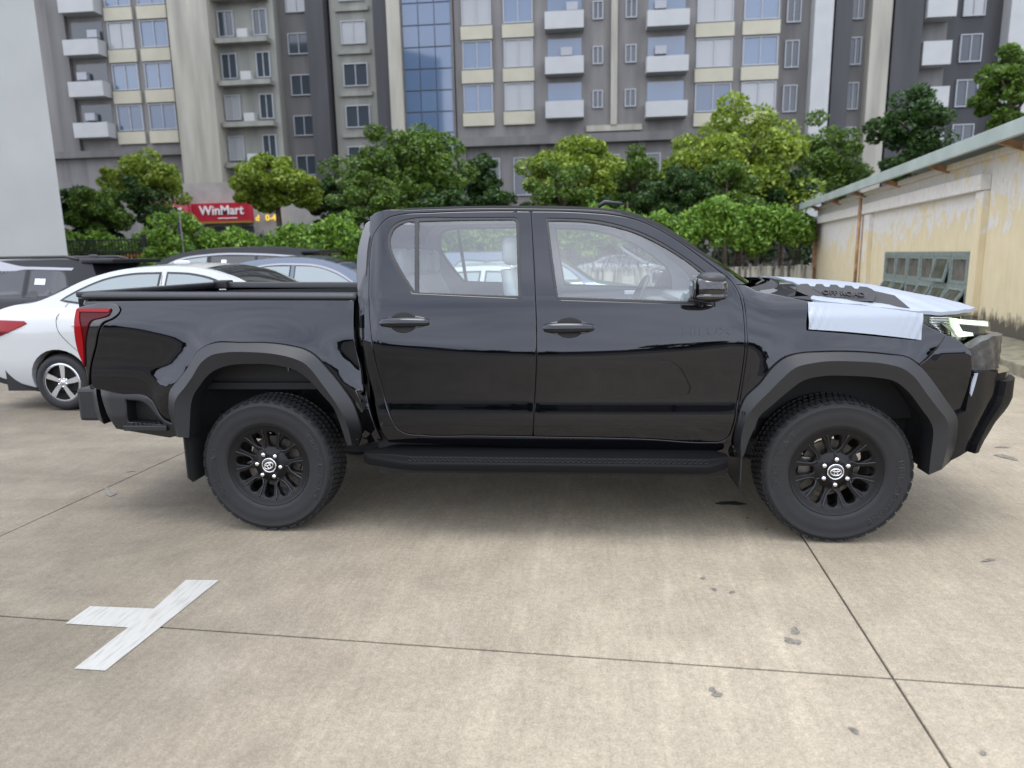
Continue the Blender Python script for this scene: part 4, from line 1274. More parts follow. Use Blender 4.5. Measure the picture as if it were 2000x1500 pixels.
# dark oil and dirt marks that lie on the slabs
M['oil'] = plain('oil_mark', (.012, .012, .012), .6)
M['dirt'] = plain('dirt_mark', (.150, .136, .112), .85, var=.35, vscale=45)
M['dust'] = plain('pale_scuff', (.235, .222, .195), .9, var=.2, vscale=30)
def blot(name, cx, cy, rx, ry, rot, mat, seed, z=.0025):
    r_ = random.Random(seed)
    pts = []
    n_ = 44
    ph_ = [r_.random() * 6.28 for _ in range(4)]
    for k in range(n_):
        a = 2 * math.pi * k / n_
        q = 1 + .20 * math.sin(2 * a + ph_[0]) + .13 * math.sin(3 * a + ph_[1]) + .08 * math.sin(5 * a + ph_[2]) + .05 * math.sin(9 * a + ph_[3])
        px_, py_ = rx * q * math.cos(a), ry * q * math.sin(a)
        pts.append((cx + px_ * math.cos(rot) - py_ * math.sin(rot), cy + px_ * math.sin(rot) + py_ * math.cos(rot), z))
    o = MB().add([(cx, cy, z)] + pts, [(0, 1 + k, 1 + (k + 1) % n_) for k in range(n_)]).build(name, mat, ground)
    return o
for i, ((x, y), rx, ry, mt) in enumerate((((2.681, -0.299), .075, .040, 'oil'), ((2.63, -1.782), .026, .020, 'dirt'), ((2.588, -1.857), .026, .019, 'dirt'), ((2.614, -1.863), .020, .014, 'dirt'),
        ((2.225, -2.2), .014, .014, 'dirt'), ((2.236, -2.228), .016, .013, 'dirt'), ((2.339, -1.331), .013, .012, 'dirt'), ((2.371, -1.442), .014, .012, 'dirt'), ((2.447, -1.462), .016, .010, 'dirt'),
        ((2.637, -2.384), .016, .012, 'dirt'), ((3.767, -1.053), .035, .014, 'dirt'), ((4.88, 0.767), .07, .05, 'dirt'), ((5.005, 1.033), .05, .02, 'dirt'), ((2.987, -2.461), .01, .01, 'dirt'),
        ((-1.422, -0.285), .10, .030, 'dirt'), ((-1.581, 0.172), .03, .012, 'dirt'), ((2.789, -0.715), .01, .01, 'dirt'), ((2.724, -0.55), .012, .01, 'dirt'))):
    blot('oil_mark' if mt == 'oil' else 'dirt_mark', x, y, rx, ry, i * 1.3, mt, i + 3, .0014 + .0002 * i)

# ================================================================== yellow building on the right
def plaster_mat():
    m, n, l, b = new_mat('flaking_yellow_plaster')
    tc_ = n.new('ShaderNodeTexCoord')
    mp_ = n.new('ShaderNodeMapping')
    mp_.inputs['Scale'].default_value = (1.6, 1, .55)
    l.new(tc_.outputs['Object'], mp_.inputs['Vector'])
    def noise(scale, det, vec, rough=.62, dist=0.0):
        t = n.new('ShaderNodeTexNoise')
        t.inputs['Scale'].default_value = scale
        t.inputs['Detail'].default_value = det
        t.inputs['Roughness'].default_value = rough
        t.inputs['Distortion'].default_value = dist
        l.new(vec, t.inputs['Vector'])
        return t.outputs['Fac']
    def ramp(fac, p0, c0, p1, c1):
        r = n.new('ShaderNodeValToRGB')
        r.color_ramp.elements[0].position = p0
        r.color_ramp.elements[0].color = (*c0, 1)
        r.color_ramp.elements[1].position = p1
        r.color_ramp.elements[1].color = (*c1, 1)
        l.new(fac, r.inputs['Fac'])
        return r.outputs['Color']
    def mix(a, b_, f, mode='MIX'):
        x = n.new('ShaderNodeMix')
        x.data_type = 'RGBA'
        x.blend_type = mode
        l.new(f, x.inputs['Factor'])
        l.new(a, x.inputs['A'])
        l.new(b_, x.inputs['B'])
        return x.outputs['Result']
    yel = ramp(noise(3, 5, mp_.outputs['Vector']), .3, (.56, .475, .295), .7, (.65, .56, .37))
    pale = ramp(noise(9, 6, mp_.outputs['Vector']), .3, (.52, .50, .46), .7, (.66, .64, .60))
    sx = n.new('ShaderNodeSeparateXYZ')
    l.new(tc_.outputs['Object'], sx.inputs['Vector'])
    # flaked patches run in vertical streaks, more of them high up and far along
    mp2 = n.new('ShaderNodeMapping')
    mp2.inputs['Scale'].default_value = (1.5, 1, 1.0)
    l.new(tc_.outputs['Object'], mp2.inputs['Vector'])
    f1 = noise(1.5, 10, mp2.outputs['Vector'], .68, .5)
    bias = n.new('ShaderNodeMapRange')
    bias.inputs['From Min'].default_value = 1.4
    bias.inputs['From Max'].default_value = 2.5
    bias.inputs['To Min'].default_value = -.10
    bias.inputs['To Max'].default_value = .16
    l.new(sx.outputs['Z'], bias.inputs['Value'])
    bias2 = n.new('ShaderNodeMapRange')
    bias2.inputs['From Min'].default_value = 1.0
    bias2.inputs['From Max'].default_value = 8.0
    bias2.inputs['To Min'].default_value = -.06
    bias2.inputs['To Max'].default_value = .06
    l.new(sx.outputs['X'], bias2.inputs['Value'])
    a1 = n.new('ShaderNodeMath'); a1.operation = 'ADD'
    l.new(f1, a1.inputs[0]); l.new(bias.outputs['Result'], a1.inputs[1])
    a2 = n.new('ShaderNodeMath'); a2.operation = 'ADD'
    l.new(a1.outputs['Value'], a2.inputs[0]); l.new(bias2.outputs['Result'], a2.inputs[1])
    c = mix(yel, pale, ramp(a2.outputs['Value'], .535, (0, 0, 0), .555, (1, 1, 1)))
    # dirt line and shadow strip painted in just above the pavement
    mp3 = n.new('ShaderNodeMapping')
    mp3.inputs['Scale'].default_value = (4, 1, 1.6)
    l.new(tc_.outputs['Object'], mp3.inputs['Vector'])
    f2 = noise(1.6, 8, mp3.outputs['Vector'], .7)
    low = n.new('ShaderNodeMapRange')
    low.inputs['From Min'].default_value = .75
    low.inputs['From Max'].default_value = .18
    low.inputs['To Min'].default_value = -.22
    low.inputs['To Max'].default_value = .38
    l.new(sx.outputs['Z'], low.inputs['Value'])
    a3 = n.new('ShaderNodeMath'); a3.operation = 'ADD'
    l.new(f2, a3.inputs[0]); l.new(low.outputs['Result'], a3.inputs[1])
    dirt = n.new('ShaderNodeRGB'); dirt.outputs[0].default_value = (.045, .038, .03, 1)
    c = mix(c, dirt.outputs[0], ramp(a3.outputs['Value'], .55, (0, 0, 0), .72, (.92, .92, .92)))
    # rain runs
    mp4 = n.new('ShaderNodeMapping')
    mp4.inputs['Scale'].default_value = (9, 1, .5)
    l.new(tc_.outputs['Object'], mp4.inputs['Vector'])
    run = ramp(noise(1, 6, mp4.outputs['Vector'], .6), .60, (1, 1, 1), .85, (.80, .77, .72))
    x = n.new('ShaderNodeMix'); x.data_type = 'RGBA'; x.blend_type = 'MULTIPLY'; x.inputs['Factor'].default_value = 1
    l.new(c, x.inputs['A']); l.new(run, x.inputs['B'])
    l.new(x.outputs['Result'], b.inputs['Base Color'])
    b.inputs['Roughness'].default_value = .9
    bn = n.new('ShaderNodeBump')
    bn.inputs['Strength'].default_value = .4
    bn.inputs['Distance'].default_value = .006
    l.new(a2.outputs['Value'], bn.inputs['Height'])
    l.new(bn.outputs['Normal'], b.inputs['Normal'])
    return m
M['plaster'] = plaster_mat()
M['brickish'] = plain('rusty_pillar_plaster', (.34, .20, .11), .9, var=.45, vscale=5)
M['greenframe'] = plain('faded_green_frame', (.17, .205, .185), .6, var=.3, vscale=20)
M['dirtyglass'] = plain('dirty_window_glass', (.10, .095, .08), .18, var=.35, vscale=5)
M['inside'] = plain('dark_interior', (.02, .02, .018), .9)
M['roof_metal'] = plain('pale_green_roof_sheet', (.33, .38, .35), .5, var=.12, vscale=1.5)
M['kerbstone'] = plain('mossy_kerb', (.19, .175, .12), .9, var=.35, vscale=6)
M['render_white'] = plain('off_white_render', (.295, .305, .292), .85, var=.05, vscale=.6)

yb = empty('yellow_building', (8.36, 6.84, 0), math.atan2(15.66, 2.06))
tag(yb, 'low building with flaking yellow plaster and a green-framed window', 'building')
# local frame: x runs along the wall away from the camera, -y... the building body lies towards local -y
W0, W1, WZ = 1.80, 6.85, 1.440
wb0 = .33
END = 15.9
wl_ = MB()
def wbox(mb, x0, x1, z0, z1, t0=-.25, t1=0.0):
    mb.box((x0, t0, z0), (x1, t1, z1))
wbox(wl_, -7.0, W0, .0, 3.05)
wbox(wl_, W0, W1, WZ, 3.05)
wbox(wl_, W0, W1, .0, wb0)
wbox(wl_, W1, END, .0, 3.05)
wl_.build('wall', 'plaster', yb)
MB().box((END - .25, -6.0, 0), (END, -.25, 3.05)).box((-7.0, -6.0, 0), (-6.75, -.25, 3.05)).build('end_wall', 'plaster', yb)
for x0, x1, mt in ((END - .30, END + .02, 'brickish'), (8.25, 8.85, 'plaster'), (8.85, 8.98, 'brickish'), (1.25, 1.55, 'plaster')):
    MB().box((x0, 0.002, 0), (x1, .10, 2.45)).build('pillar', mt, yb)
MB().box((1.25, .003, 2.46), (END - .1, .16, 2.72), .01).build('cornice', 'plaster', yb)
MB().box((-7.0, -.002, 2.95), (END, .12, 3.05)).build('upper_band', 'plaster', yb)
rf = MB()
rf.prism([(.55, 3.16), (.55, 3.22), (-3.1, 4.3), (-6.6, 3.22), (-6.6, 3.16), (-3.1, 4.22)], 'x', -7.4, END + .4)
rf.build('roof', 'roof_metal', yb)
MB().box((-7.4, .50, 3.02), (END + .4, .58, 3.235), .01).build('eave_board', 'roof_metal', yb)
for k in range(8):
    MB().bar((-6 + k * 3, .05, 2.95), (-6 + k * 3, .50, 3.10), .06, .10).build('bracket', 'brickish', yb)
MB().tube([(8.9, .20, 2.9), (8.9, .20, .3)], .045, 8).build('downpipe', 'brickish', yb)
# window: two rows of top-hung sashes
MB().box((W0 - .02, -.10, WZ - .07), (W1 + .02, .03, WZ + .012)).box((W0 - .02, -.10, wb0 - .01), (W1 + .02, .035, wb0 + .05)).build('window_frame', 'greenframe', yb)
MB().box((W0, -.7, wb0), (W1, -.45, WZ)).build('window_back', 'inside', yb)
NCOL = 6
cw = (W1 - W0) / NCOL
for k in range(NCOL + 1):
    MB().box((W0 + k * cw - .035, -.095, wb0), (W0 + k * cw + .035, .028, WZ - .03)).build('mullion', 'greenframe', yb)
MB().box((W0, -.09, .80), (W1, .026, .865)).build('transom', 'greenframe', yb)
for k in range(NCOL):
    for r_, (za, zb_) in enumerate(((.87, WZ - .07), (wb0 + .05, .80))):
        x0, x1 = W0 + k * cw + .05, W0 + (k + 1) * cw - .05
        tilt = 0.0
        if r_ == 1: tilt = (.55, .42, .5, .12, .48, .5)[k]
        elif k == 1: tilt = .20
        ct, st_ = math.cos(tilt), math.sin(tilt)
        def P_(x, d, t): # d below hinge, t thickness
            return (x, .0 + d * st_ + t * ct, zb_ - d * ct + t * st_)
        H_ = zb_ - za
        mb = MB()
        for (xa, xb, da, db) in ((x0, x1, 0, .06), (x0, x1, H_ - .06, H_), (x0, x0 + .06, .06, H_ - .06), (x1 - .06, x1, .06, H_ - .06)):
            v = [P_(x, d, t) for t in (-.02, .02) for x, d in ((xa, da), (xb, da), (xb, db), (xa, db))]
            mb.add(v, [(0, 1, 2, 3), (7, 6, 5, 4), (0, 4, 5, 1), (1, 5, 6, 2), (2, 6, 7, 3), (3, 7, 4, 0)])
        sa = mb.build('sash', 'greenframe', yb)
        MB().add([P_(x0 + .05, .05, 0), P_(x1 - .05, .05, 0), P_(x1 - .05, H_ - .05, 0), P_(x0 + .05, H_ - .05, 0)], [(0, 1, 2, 3)]).build('pane', 'dirtyglass', sa)
pv = MB().box((-7.5, .0, -.02), (END + 1, 1.05, .15), .02).build('pavement', 'kerbstone')
pv.location = (8.36, 6.84, 0)
pv.rotation_euler = (0, 0, math.atan2(15.66, 2.06))
tag(pv, kind='structure')

# ================================================================== pale building on the left
cxl = -14.2
M['mauve_plinth'] = plain('grey_plinth', (.16, .16, .16), .8)
wb_ = empty('pale_building', (cxl, 16.0, 0))
tag(wb_, 'tall plain off-white building wall at the left edge', 'building')
MB().box((-22, -.05, 0), (.05, -.002, .6)).build('plinth', 'mauve_plinth', wb_)
MB().prism([(-22, 0), (0, 0), (-9.6, 12), (-22, 12)], 'z', 0, 24).build('wall', 'render_white', wb_)
# ================================================================== boundary wall, mesh fence, gate
M['oldwall'] = plain('stained_concrete_wall', (.30, .28, .24), .9, var=.45, vscale=1.6)
def stained_wall():
    m, n, l, b = new_mat('rain_stained_wall')
    g = n.new('ShaderNodeNewGeometry')
    mp_ = n.new('ShaderNodeMapping')
    mp_.inputs['Scale'].default_value = (9, 1, .8)
    l.new(g.outputs['Position'], mp_.inputs['Vector'])
    t = n.new('ShaderNodeTexNoise')
    t.inputs['Detail'].default_value = 7
    t.inputs['Scale'].default_value = 1
    l.new(mp_.outputs['Vector'], t.inputs['Vector'])
    r = n.new('ShaderNodeValToRGB')
    r.color_ramp.elements[0].position = .36
    r.color_ramp.elements[0].color = (.045, .042, .034, 1)
    r.color_ramp.elements[1].position = .60
    r.color_ramp.elements[1].color = (.42, .40, .33, 1)
    l.new(t.outputs['Fac'], r.inputs['Fac'])
    l.new(r.outputs['Color'], b.inputs['Base Color'])
    b.inputs['Roughness'].default_value = .9
    return m
M['oldwall'] = stained_wall()
M['post'] = plain('dark_metal', (.025, .025, .027), .5)
M['wire'] = plain('grey_wire', (.10, .10, .10), .5, .5)
HY = 22.0
bw = empty('boundary_wall', (0, HY, 0))
tag(bw, 'low rain-stained concrete wall with wire fence behind the car park', 'wall')
MB().box((-14.0, -.1, 0), (10.15, .1, .90)).box((-14.0, -.13, .90), (10.15, .13, .98)).build('wall', 'oldwall', bw)
for k in range(9):
    x = -13.5 + k * 2.9
    MB().box((x - .13, -.16, 0), (x + .13, .16, 1.02)).build('pier', 'oldwall' if k != 7 else 'post', bw)
    MB().tube([(x, 0, .98), (x, 0, 2.7)], .03, 6).build('fence_post', 'post', bw)
mb = MB()
for k in range(110):
    x = -13.5 + k * .22
    mb.tube([(x, 0, .98), (x + 1.6, 0, 2.6)], .005, 3, False).tube([(x + 1.6, 0, .98), (x, 0, 2.6)], .005, 3, False)
for z in (1.3, 2.0, 2.6):
    mb.tube([(-13.5, 0, z), (10.1, 0, z)], .010, 4, False)
wm = mb.build('wire_mesh', 'wire', bw, fix=False)
tag(wm, kind='stuff')

ga_ = empty('metal_gate', (-15.1, 21.2, 0))
tag(ga_, 'black metal bar gate beside the pale building', 'gate')
GW = 3.6
for z in (.18, 1.95, 2.40):
    MB().box((-GW, -.025, z), (0, .025, z + .055)).build('rail', 'post', ga_)
for k in range(27):
    x = -GW + .05 + k * (GW - .1) / 26
    MB().box((x - .014, -.014, .2), (x + .014, .014, 2.42)).build('bar', 'post', ga_)
MB().box((0, -.07, 0), (.13, .07, 2.62), .01).build('gate_post', 'post', ga_)
M['orange'] = plain('orange_barrier', (.55, .16, .03), .6)
ob = MB().bar((-17.9, 21.8, 1.72), (-15.3, 21.8, 1.86), .03, .09).build('barrier_pole', 'orange')
tag(ob, 'orange barrier pole seen through the black gate', 'barrier')

# ================================================================== foliage
M['leaf_hedge'] = leaf_mat('vine_leaves', (.045, .105, .008), (.115, .235, .020), (.25, .39, .055))
M['leaf_dark'] = leaf_mat('dark_tree_leaves', (.012, .032, .006), (.030, .075, .012), (.070, .14, .022))
M['leaf_mid'] = leaf_mat('green_tree_leaves', (.030, .066, .008), (.075, .145, .015), (.155, .24, .032))
M['leaf_lime'] = leaf_mat('bright_tree_leaves', (.075, .12, .010), (.18, .26, .022), (.34, .42, .055))
M['bark'] = plain('tree_bark', (.085, .062, .045), .9, var=.4, vscale=6)
M['twig'] = plain('dry_vine_stems', (.045, .035, .026), .9)

def leaves(centers, size, droop=.4, name='crown', mat='leaf_mid', parent=None, seed=1):
    r_ = np.random.default_rng(seed)
    n = len(centers)
    C = np.asarray(centers)
    d = r_.normal(size=(n, 3)); d[:, 2] = d[:, 2] * .6 - droop
    d /= np.linalg.norm(d, axis=1)[:, None]
    u = np.cross(d, r_.normal(size=(n, 3))); u /= np.linalg.norm(u, axis=1)[:, None]
    nn = np.cross(d, u)
    s = size * (.6 + .8 * r_.random(n))[:, None]
    a = C - d * s * .5
    b = C + u * s * .27 + nn * s * .08
    c = C + d * s * .5
    e = C - u * s * .27 + nn * s * .08
    V = np.stack([a, b, c, e], 1).reshape(-1, 3)
    k = np.arange(n)[:, None] * 4
    F = np.concatenate([k + [0, 1, 2], k + [0, 2, 3]], 1).reshape(-1, 3)
    me = bpy.data.meshes.new(name)
    me.vertices.add(len(V)); me.vertices.foreach_set('co', V.ravel())
    me.loops.add(len(F) * 3); me.loops.foreach_set('vertex_index', F.ravel().astype(np.int32))
    me.polygons.add(len(F))
    me.polygons.foreach_set('loop_start', np.arange(0, len(F) * 3, 3, dtype=np.int32))
    me.polygons.foreach_set('loop_total', np.full(len(F), 3, dtype=np.int32))
    me.update(calc_edges=True)
    return link_mesh(name, me, mat, parent)

def clumps(cen, rad, ncl, per, r_, spread=.26):
    out = []
    for _ in range(ncl):
        v = r_.normal(size=3); v /= np.linalg.norm(v)
        q = np.array(cen) + v * np.array(rad) * (r_.random() ** .38) * (1 + .12 * math.sin(5 * v[0] + 3 * v[2]))
        cr = np.mean(rad) * spread * (.6 + .8 * r_.random())
        w = r_.normal(size=(per, 3)); w /= np.linalg.norm(w, axis=1)[:, None]
        w *= (cr * (.55 + .45 * r_.random((per, 1)) ** .5))
        w[:, 2] *= .7
        out.append(q + w)
    return np.concatenate(out)

def tree(name, label, x, y, ztop, rx, rz, mat, seed, n=40, per=170, size=.28, group='trees beyond the boundary wall', trunk_r=.16, lean=0.0):
    r_ = np.random.default_rng(seed)
    t = empty(name, (x, y, 0))
    tag(t, label, 'tree', group)
    zc = ztop - rz
    mb = MB()
    mb.tube([(0, 0, -.1), (lean * .3, .05, zc * .5), (lean * .7, 0, zc), (lean, 0, zc + rz * .5)], [trunk_r * 1.25, trunk_r, trunk_r * .7, trunk_r * .25], 8)
    for k in range(7):
        a = 2 * math.pi * k / 7 + r_.random()
        z0 = zc - rz * .5 + rz * .6 * r_.random()
        e = (lean + rx * .7 * math.cos(a), rx * .7 * math.sin(a), z0 + rz * (.3 + .4 * r_.random()))
        mb.tube([(lean * .6, 0, z0 - .2), (lean * .6 + e[0] * .45, e[1] * .5, (z0 + e[2]) / 2 + .1), e], [trunk_r * .5, trunk_r * .3, trunk_r * .1], 6)
    mb.build('trunk', 'bark', t)
    leaves(clumps((lean, 0, zc), (rx, rx * .8, rz), n, per, r_), size, .35, 'crown', mat, t, seed)
    return t

# vine hedge along the wire fence
r_ = np.random.default_rng(3)
def hedge(name, label, x0, x1, y, zlo, zhi, depth, n, size, seed, mat='leaf_hedge'):
    r_ = np.random.default_rng(seed)
    h = empty(name, ((x0 + x1) / 2, y, 0))
    tag(h, label, 'hedge')
    # clumps of leaves with an uneven top and a ragged hanging underside
    ncl = int((x1 - x0) * 34)
    out = []
    for _ in range(ncl):
        cx_ = x0 + (x1 - x0) * r_.random()
        cz0 = 0
        wob = .22 * math.sin(cx_ * 1.3 + seed) + .14 * math.sin(cx_ * 3.1)
        top = zhi(cx_) + wob
        lo = zlo(cx_) + .25 * math.sin(cx_ * 2.1 + 1) + .15 * math.sin(cx_ * 5.3)
        cz_ = lo + (top - lo) * r_.random() ** .8
        cr = .22 + .22 * r_.random()
        m_ = int(n / ncl)
        w = r_.normal(size=(m_, 3)); w /= np.linalg.norm(w, axis=1)[:, None]
        w *= cr * (.5 + .5 * r_.random((m_, 1)))
        q = np.array([cx_, 0, cz_]) + w
        q[:, 1] += (r_.random() - .5) * depth
        out.append(q)
    C = np.concatenate(out)
    C[:, 0] -= (x0 + x1) / 2
    leaves(C, size, .7, 'foliage', mat, h, seed)
    mb = MB()
    for _ in range(int((x1 - x0) * 9)):
        xx = x0 + (x1 - x0) * r_.random() - (x0 + x1) / 2
        p = [(xx, (r_.random() - .5) * .3, .9)]
        for k in range(4):
            p.append((p[-1][0] + (r_.random() - .5) * .5, (r_.random() - .5) * .35, p[-1][2] + .32 + .12 * r_.random()))
        mb.tube(p, [.018, .014, .012, .009, .006], 4, False)
    so = mb.build('stems', 'twig', h, fix=False)
    tag(so, kind='stuff')
    return h
hedge('vine_hedge', 'bright green vine hedge hanging over the fence behind the truck', -2.2, 10.05, 21.9, lambda x: 1.82, lambda x: 2.88, .8, 64000, .165, 5)
hedge('vine_hedge', 'vine hedge reaching down behind the parked cars', -13.2, -2.2, 21.9, lambda x: 1.25 + .02 * (x + 13), lambda x: 2.52 + .012 * (x + 13), .9, 42000, .17, 6)
hedge('vine_hedge', 'yellowish hedge top above the black gate', -19.2, -14.6, 22.6, lambda x: 1.0, lambda x: 2.55, .7, 15000, .16, 8)
def bush(name, label, x, y, ztop, rx, mat, seed, n=30, per=160, size=.17):
    b_ = empty(name, (x, y, 0))
    tag(b_, label, 'bush')
    r_ = np.random.default_rng(seed)
    leaves(clumps((0, 0, ztop * .55), (rx, rx * .8, ztop * .48), n, per, r_), size, .5, 'foliage', mat, b_, seed)
    mb = MB()
    for k in range(5):
        a = k * 1.26
        mb.tube([(0, 0, 0), (.3 * math.cos(a), .3 * math.sin(a), ztop * .4), (rx * .5 * math.cos(a), rx * .5 * math.sin(a), ztop * .8)], [.05, .035, .012], 5)
    mb.build('stems', 'bark', b_)
    return b_
hedge('backdrop_shrubs', 'dark shrub row added as a backdrop across the street behind the wire fence', -34, 22, 37.2, lambda x: .6, lambda x: 2.9, 1.2, 26000, .34, 9, 'leaf_dark')  # added shrubs, a dark backdrop for the gaps below the vine hedge
bush('round_bush', 'tall round green bush next to the gate post', -13.6, 20.9, 3.75, 1.05, 'leaf_hedge', 21, 46, 150, .16)
bush('small_shrub', 'small bright shrub poking above the hedge beside the cab', (-7.242, 3.124)[0], 22.8, 3.5, .42, 'leaf_hedge', 22, 16, 70, .15)

TREES = [  # px centre, py top, half width px, half height px, depth, material, label
    (165, 350, 75, 62, 27, 'leaf_dark', 'dark tree against the edge of the pale building'),
    (275, 300, 88, 52, 29, 'leaf_lime', 'yellow-green tree above the round bush'),
    (535, 312, 95, 44, 30, 'leaf_lime', 'yellow-green tree right of the red shop sign'),
    (795, 248, 140, 92, 30, 'leaf_mid', 'large round green tree above the rear door'),
    (655, 350, 60, 58, 33, 'leaf_dark', 'dark narrow tree just left of the cab'),
    (935, 300, 55, 62, 34, 'leaf_dark', 'dark tree to the right of the large round one'),
    (1120, 268, 95, 78, 29, 'leaf_lime', 'brownish yellow-green tree above the front window'),
    (1235, 292, 80, 70, 33, 'leaf_mid', 'green tree between the two bright ones'),
    (1455, 215, 140, 104, 29, 'leaf_lime', 'large bright lime green tree above the bonnet'),
    (1345, 330, 70, 55, 26, 'leaf_dark', 'dark low tree behind the vine hedge'),
    (1620, 235, 75, 80, 34, 'leaf_mid', 'green tree above the corner of the yellow building'),
    (1795, 185, 75, 84, 31, 'leaf_dark', 'dark green tree behind the yellow building roof'),
    (1990, 95, 55, 80, 27, 'leaf_mid', 'green tree cut by the right edge'),
]
TREE_POS = [(-21.433, 5.451, -19.896, 2.497), (-19.78, 6.823, -17.73, 4.228), (-13.446, 6.462, -11.103, 4.224), (-6.619, 7.769, -3.237, 3.24), (-11.415, 5.778, -9.901, 2.61), (-3.718, 6.988, -2.259, 3.62), (1.423, 6.858, 3.679, 3.218), (4.395, 6.789, 6.547, 3.148), (9.077, 7.753, 12.447, 3.029), (6.232, 4.953, 7.773, 2.628), (14.389, 8.027, 16.558, 3.916), (17.322, 8.5, 19.362, 4.606), (19.228, 9.309, 20.644, 6.134)]
for i, ((px, py, hw, hh, d, mt, lb), (x, zt, x2, zb_)) in enumerate(zip(TREES, TREE_POS)):
    rx = abs(x2 - x); rz = max(1.0, (zt - zb_) / 2)
    big = hw > 90
    tree('street_tree', lb, x, d, zt, rx * .95, rz * 1.05, mt, 40 + i, 84 if big else 52, 300 if big else 230, .21 if big else .19)
# low dark foliage of the far pavement, behind the hedge
FILL = [-20.087, -18.852, -16.653, -14.483, -12.106, -10.23, -7.457, -4.507, -1.611, 1.014, 3.808, 5.292, 7.801, 9.451, 10.88]
DESC = ['beyond the gate', 'right of the gate', 'behind the round bush', 'under the shop sign', 'right of the shop sign', 'left of the cab', 'at the rear of the cab', 'behind the rear door glass', 'behind the door pillar', 'behind the front door glass', 'behind the front roof edge', 'above the windscreen pillar', 'over the bonnet back edge', 'over the bonnet moulding', 'by the yellow building corner']
for i, x in enumerate(FILL):
    if i in (2, 3, 4, 5): continue
    tree('young_tree', 'dark leafy young tree ' + DESC[i], x, 26.0 + (i % 3) * 1.3, (4.9 if i > 4 else 5.2) + .5 * math.sin(i * 2.3), 1.5, 1.35, 'leaf_dark' if i % 3 else 'leaf_mid', 80 + i, 34, 220, .17, 'young trees behind the hedge', .09)

# ================================================================== shop with red sign
M['sign_red'] = plain('red_sign_board', (.40, .012, .030), .45)
M['sign_white'] = plain('white_sign_letters', (.75, .75, .75), .5)
M['sign_yellow'] = plain('yellow_lit_letters', (.8, .55, .05), .5, emit=(1.0, .62, .05), estr=.5)
M['shopwall'] = plain('shop_wall', (.33, .31, .29), .8, var=.2, vscale=1)
M['shopglass'] = plain('shop_window', (.05, .055, .06), .1)
sx0, sx1 = (-22.553, -18.735)
sz0, sz1 = 4.02, 5.12
shop = empty('corner_shop', (sx0, 38, 0))
tag(shop, 'corner shop with red sign board and white lettering behind the hedge', 'shop')
L_ = sx1 - sx0
MB().box((-2.6, .35, 0), (L_ + 6, 6, 6.4)).build('wall', 'shopwall', shop)
for k in range(4):
    MB().box((.15 + k * L_ / 4, .28, .5), (.15 + (k + 1) * L_ / 4 - .2, .36, 3.7)).build('window', 'shopglass', shop)
sb = MB().box((0, -.15, sz0), (L_, .36, sz1), .02).build('sign_board', 'sign_red', shop)
M['ochre'] = plain('ochre_trim', (.30, .16, .03), .6)
MB().box((0, -.20, sz0 - .14), (L_, .36, sz0 - .01)).build('sign_trim', 'ochre', sb)
text_on('WinMart', lambda u, v, d: (L_ * .52 + u, -.16 - d, (sz0 + sz1) / 2 + .08 + v), .78, .02, 'sign_lettering', 'sign_white', sb, True)
MB().box((L_ * .45, -.175, sz0 + .14), (L_ * .78, -.155, sz0 + .20)).build('sign_line', 'sign_white', sb)
sb2 = MB()
sb2.obox((-1.05, .05, (sz0 + sz1) / 2 + .12), (.93, -.36, 0), (.36, .93, 0), (0, 0, 1), 1.1, .12, (sz1 - sz0) / 2)
sb2 = sb2.build('side_sign_board', 'sign_red', shop)
text_on('Mart', lambda u, v, d: (-1.0 + .93 * u - .05, -.09 - .36 * u - d - .02, (sz0 + sz1) / 2 + .18 + v), .62, .02, 'sign_lettering', 'sign_white', sb2, True)
text_on('d', lambda u, v, d: (L_ + .35 + u, .10 - d, 4.15 + v), .52, .02, 'lit_letter', 'sign_yellow', shop, True)
text_on('0-40', lambda u, v, d: (L_ + 1.35 + u, .10 - d, 4.15 + v), .52, .02, 'lit_lettering', 'sign_yellow', shop, True)
sp = empty('street_sign_post', ((-12.855, 2.866)[0], 20.2, 0))
tag(sp, 'thin grey post with a small dark sign in front of the round bush', 'sign')
MB().tube([(0, 0, 0), (-.03, 0, 3.3)], .03, 8).build('pole', 'wire', sp)
MB().box((-.14, -.03, 2.55), (-.02, .03, 3.0), .01).build('sign_plate', 'post', sp)

# ================================================================== high-rise blocks
M['mauve'] = plain('grey_mauve_facade', (.150, .143, .136), .8, var=.22, vscale=1.0, stretch=(1.3, 1, .16))
M['mauve_dk'] = plain('dark_grey_facade', (.115, .110, .106), .8, var=.22, vscale=1.0, stretch=(1.3, 1, .16))
M['spandrel'] = plain('cream_spandrel', (.36, .34, .26), .7, var=.06, vscale=1)
M['cream'] = plain('cream_pier', (.29, .275, .23), .8, var=.22, vscale=1.0, stretch=(1.3, 1, .16))
M['balcony'] = plain('white_balcony', (.35, .355, .35), .7, var=.05, vscale=1)
M['olive'] = plain('grey_green_facade', (.19, .19, .165), .8, var=.22, vscale=1.0, stretch=(1.3, 1, .16))
M['charcoal'] = plain('charcoal_facade', (.035, .035, .038), .7, var=.22, vscale=1.0, stretch=(1.3, 1, .16))
M['bluepane'] = plain('blue_window_pane', (.075, .12, .19), .06, 0, 0, 1.75)
M['bluepane2'] = plain('deep_blue_window_pane', (.05, .08, .13), .06, 0, 0, 1.7)
M['curtainpane'] = plain('curtained_window_pane', (.26, .27, .27), .15, 0, 0, 1.6)
M['darkpane'] = plain('dark_window_pane', (.03, .04, .05), .06, 0, 0, 1.6)
M['curtain'] = plain('blue_curtain_wall', (.06, .10, .17), .06, 0, 0, 1.8)
M['mull'] = plain('window_bars', (.30, .31, .33), .5)
FH = 2.93
def bx(px, Y=48.0): return XT[px]
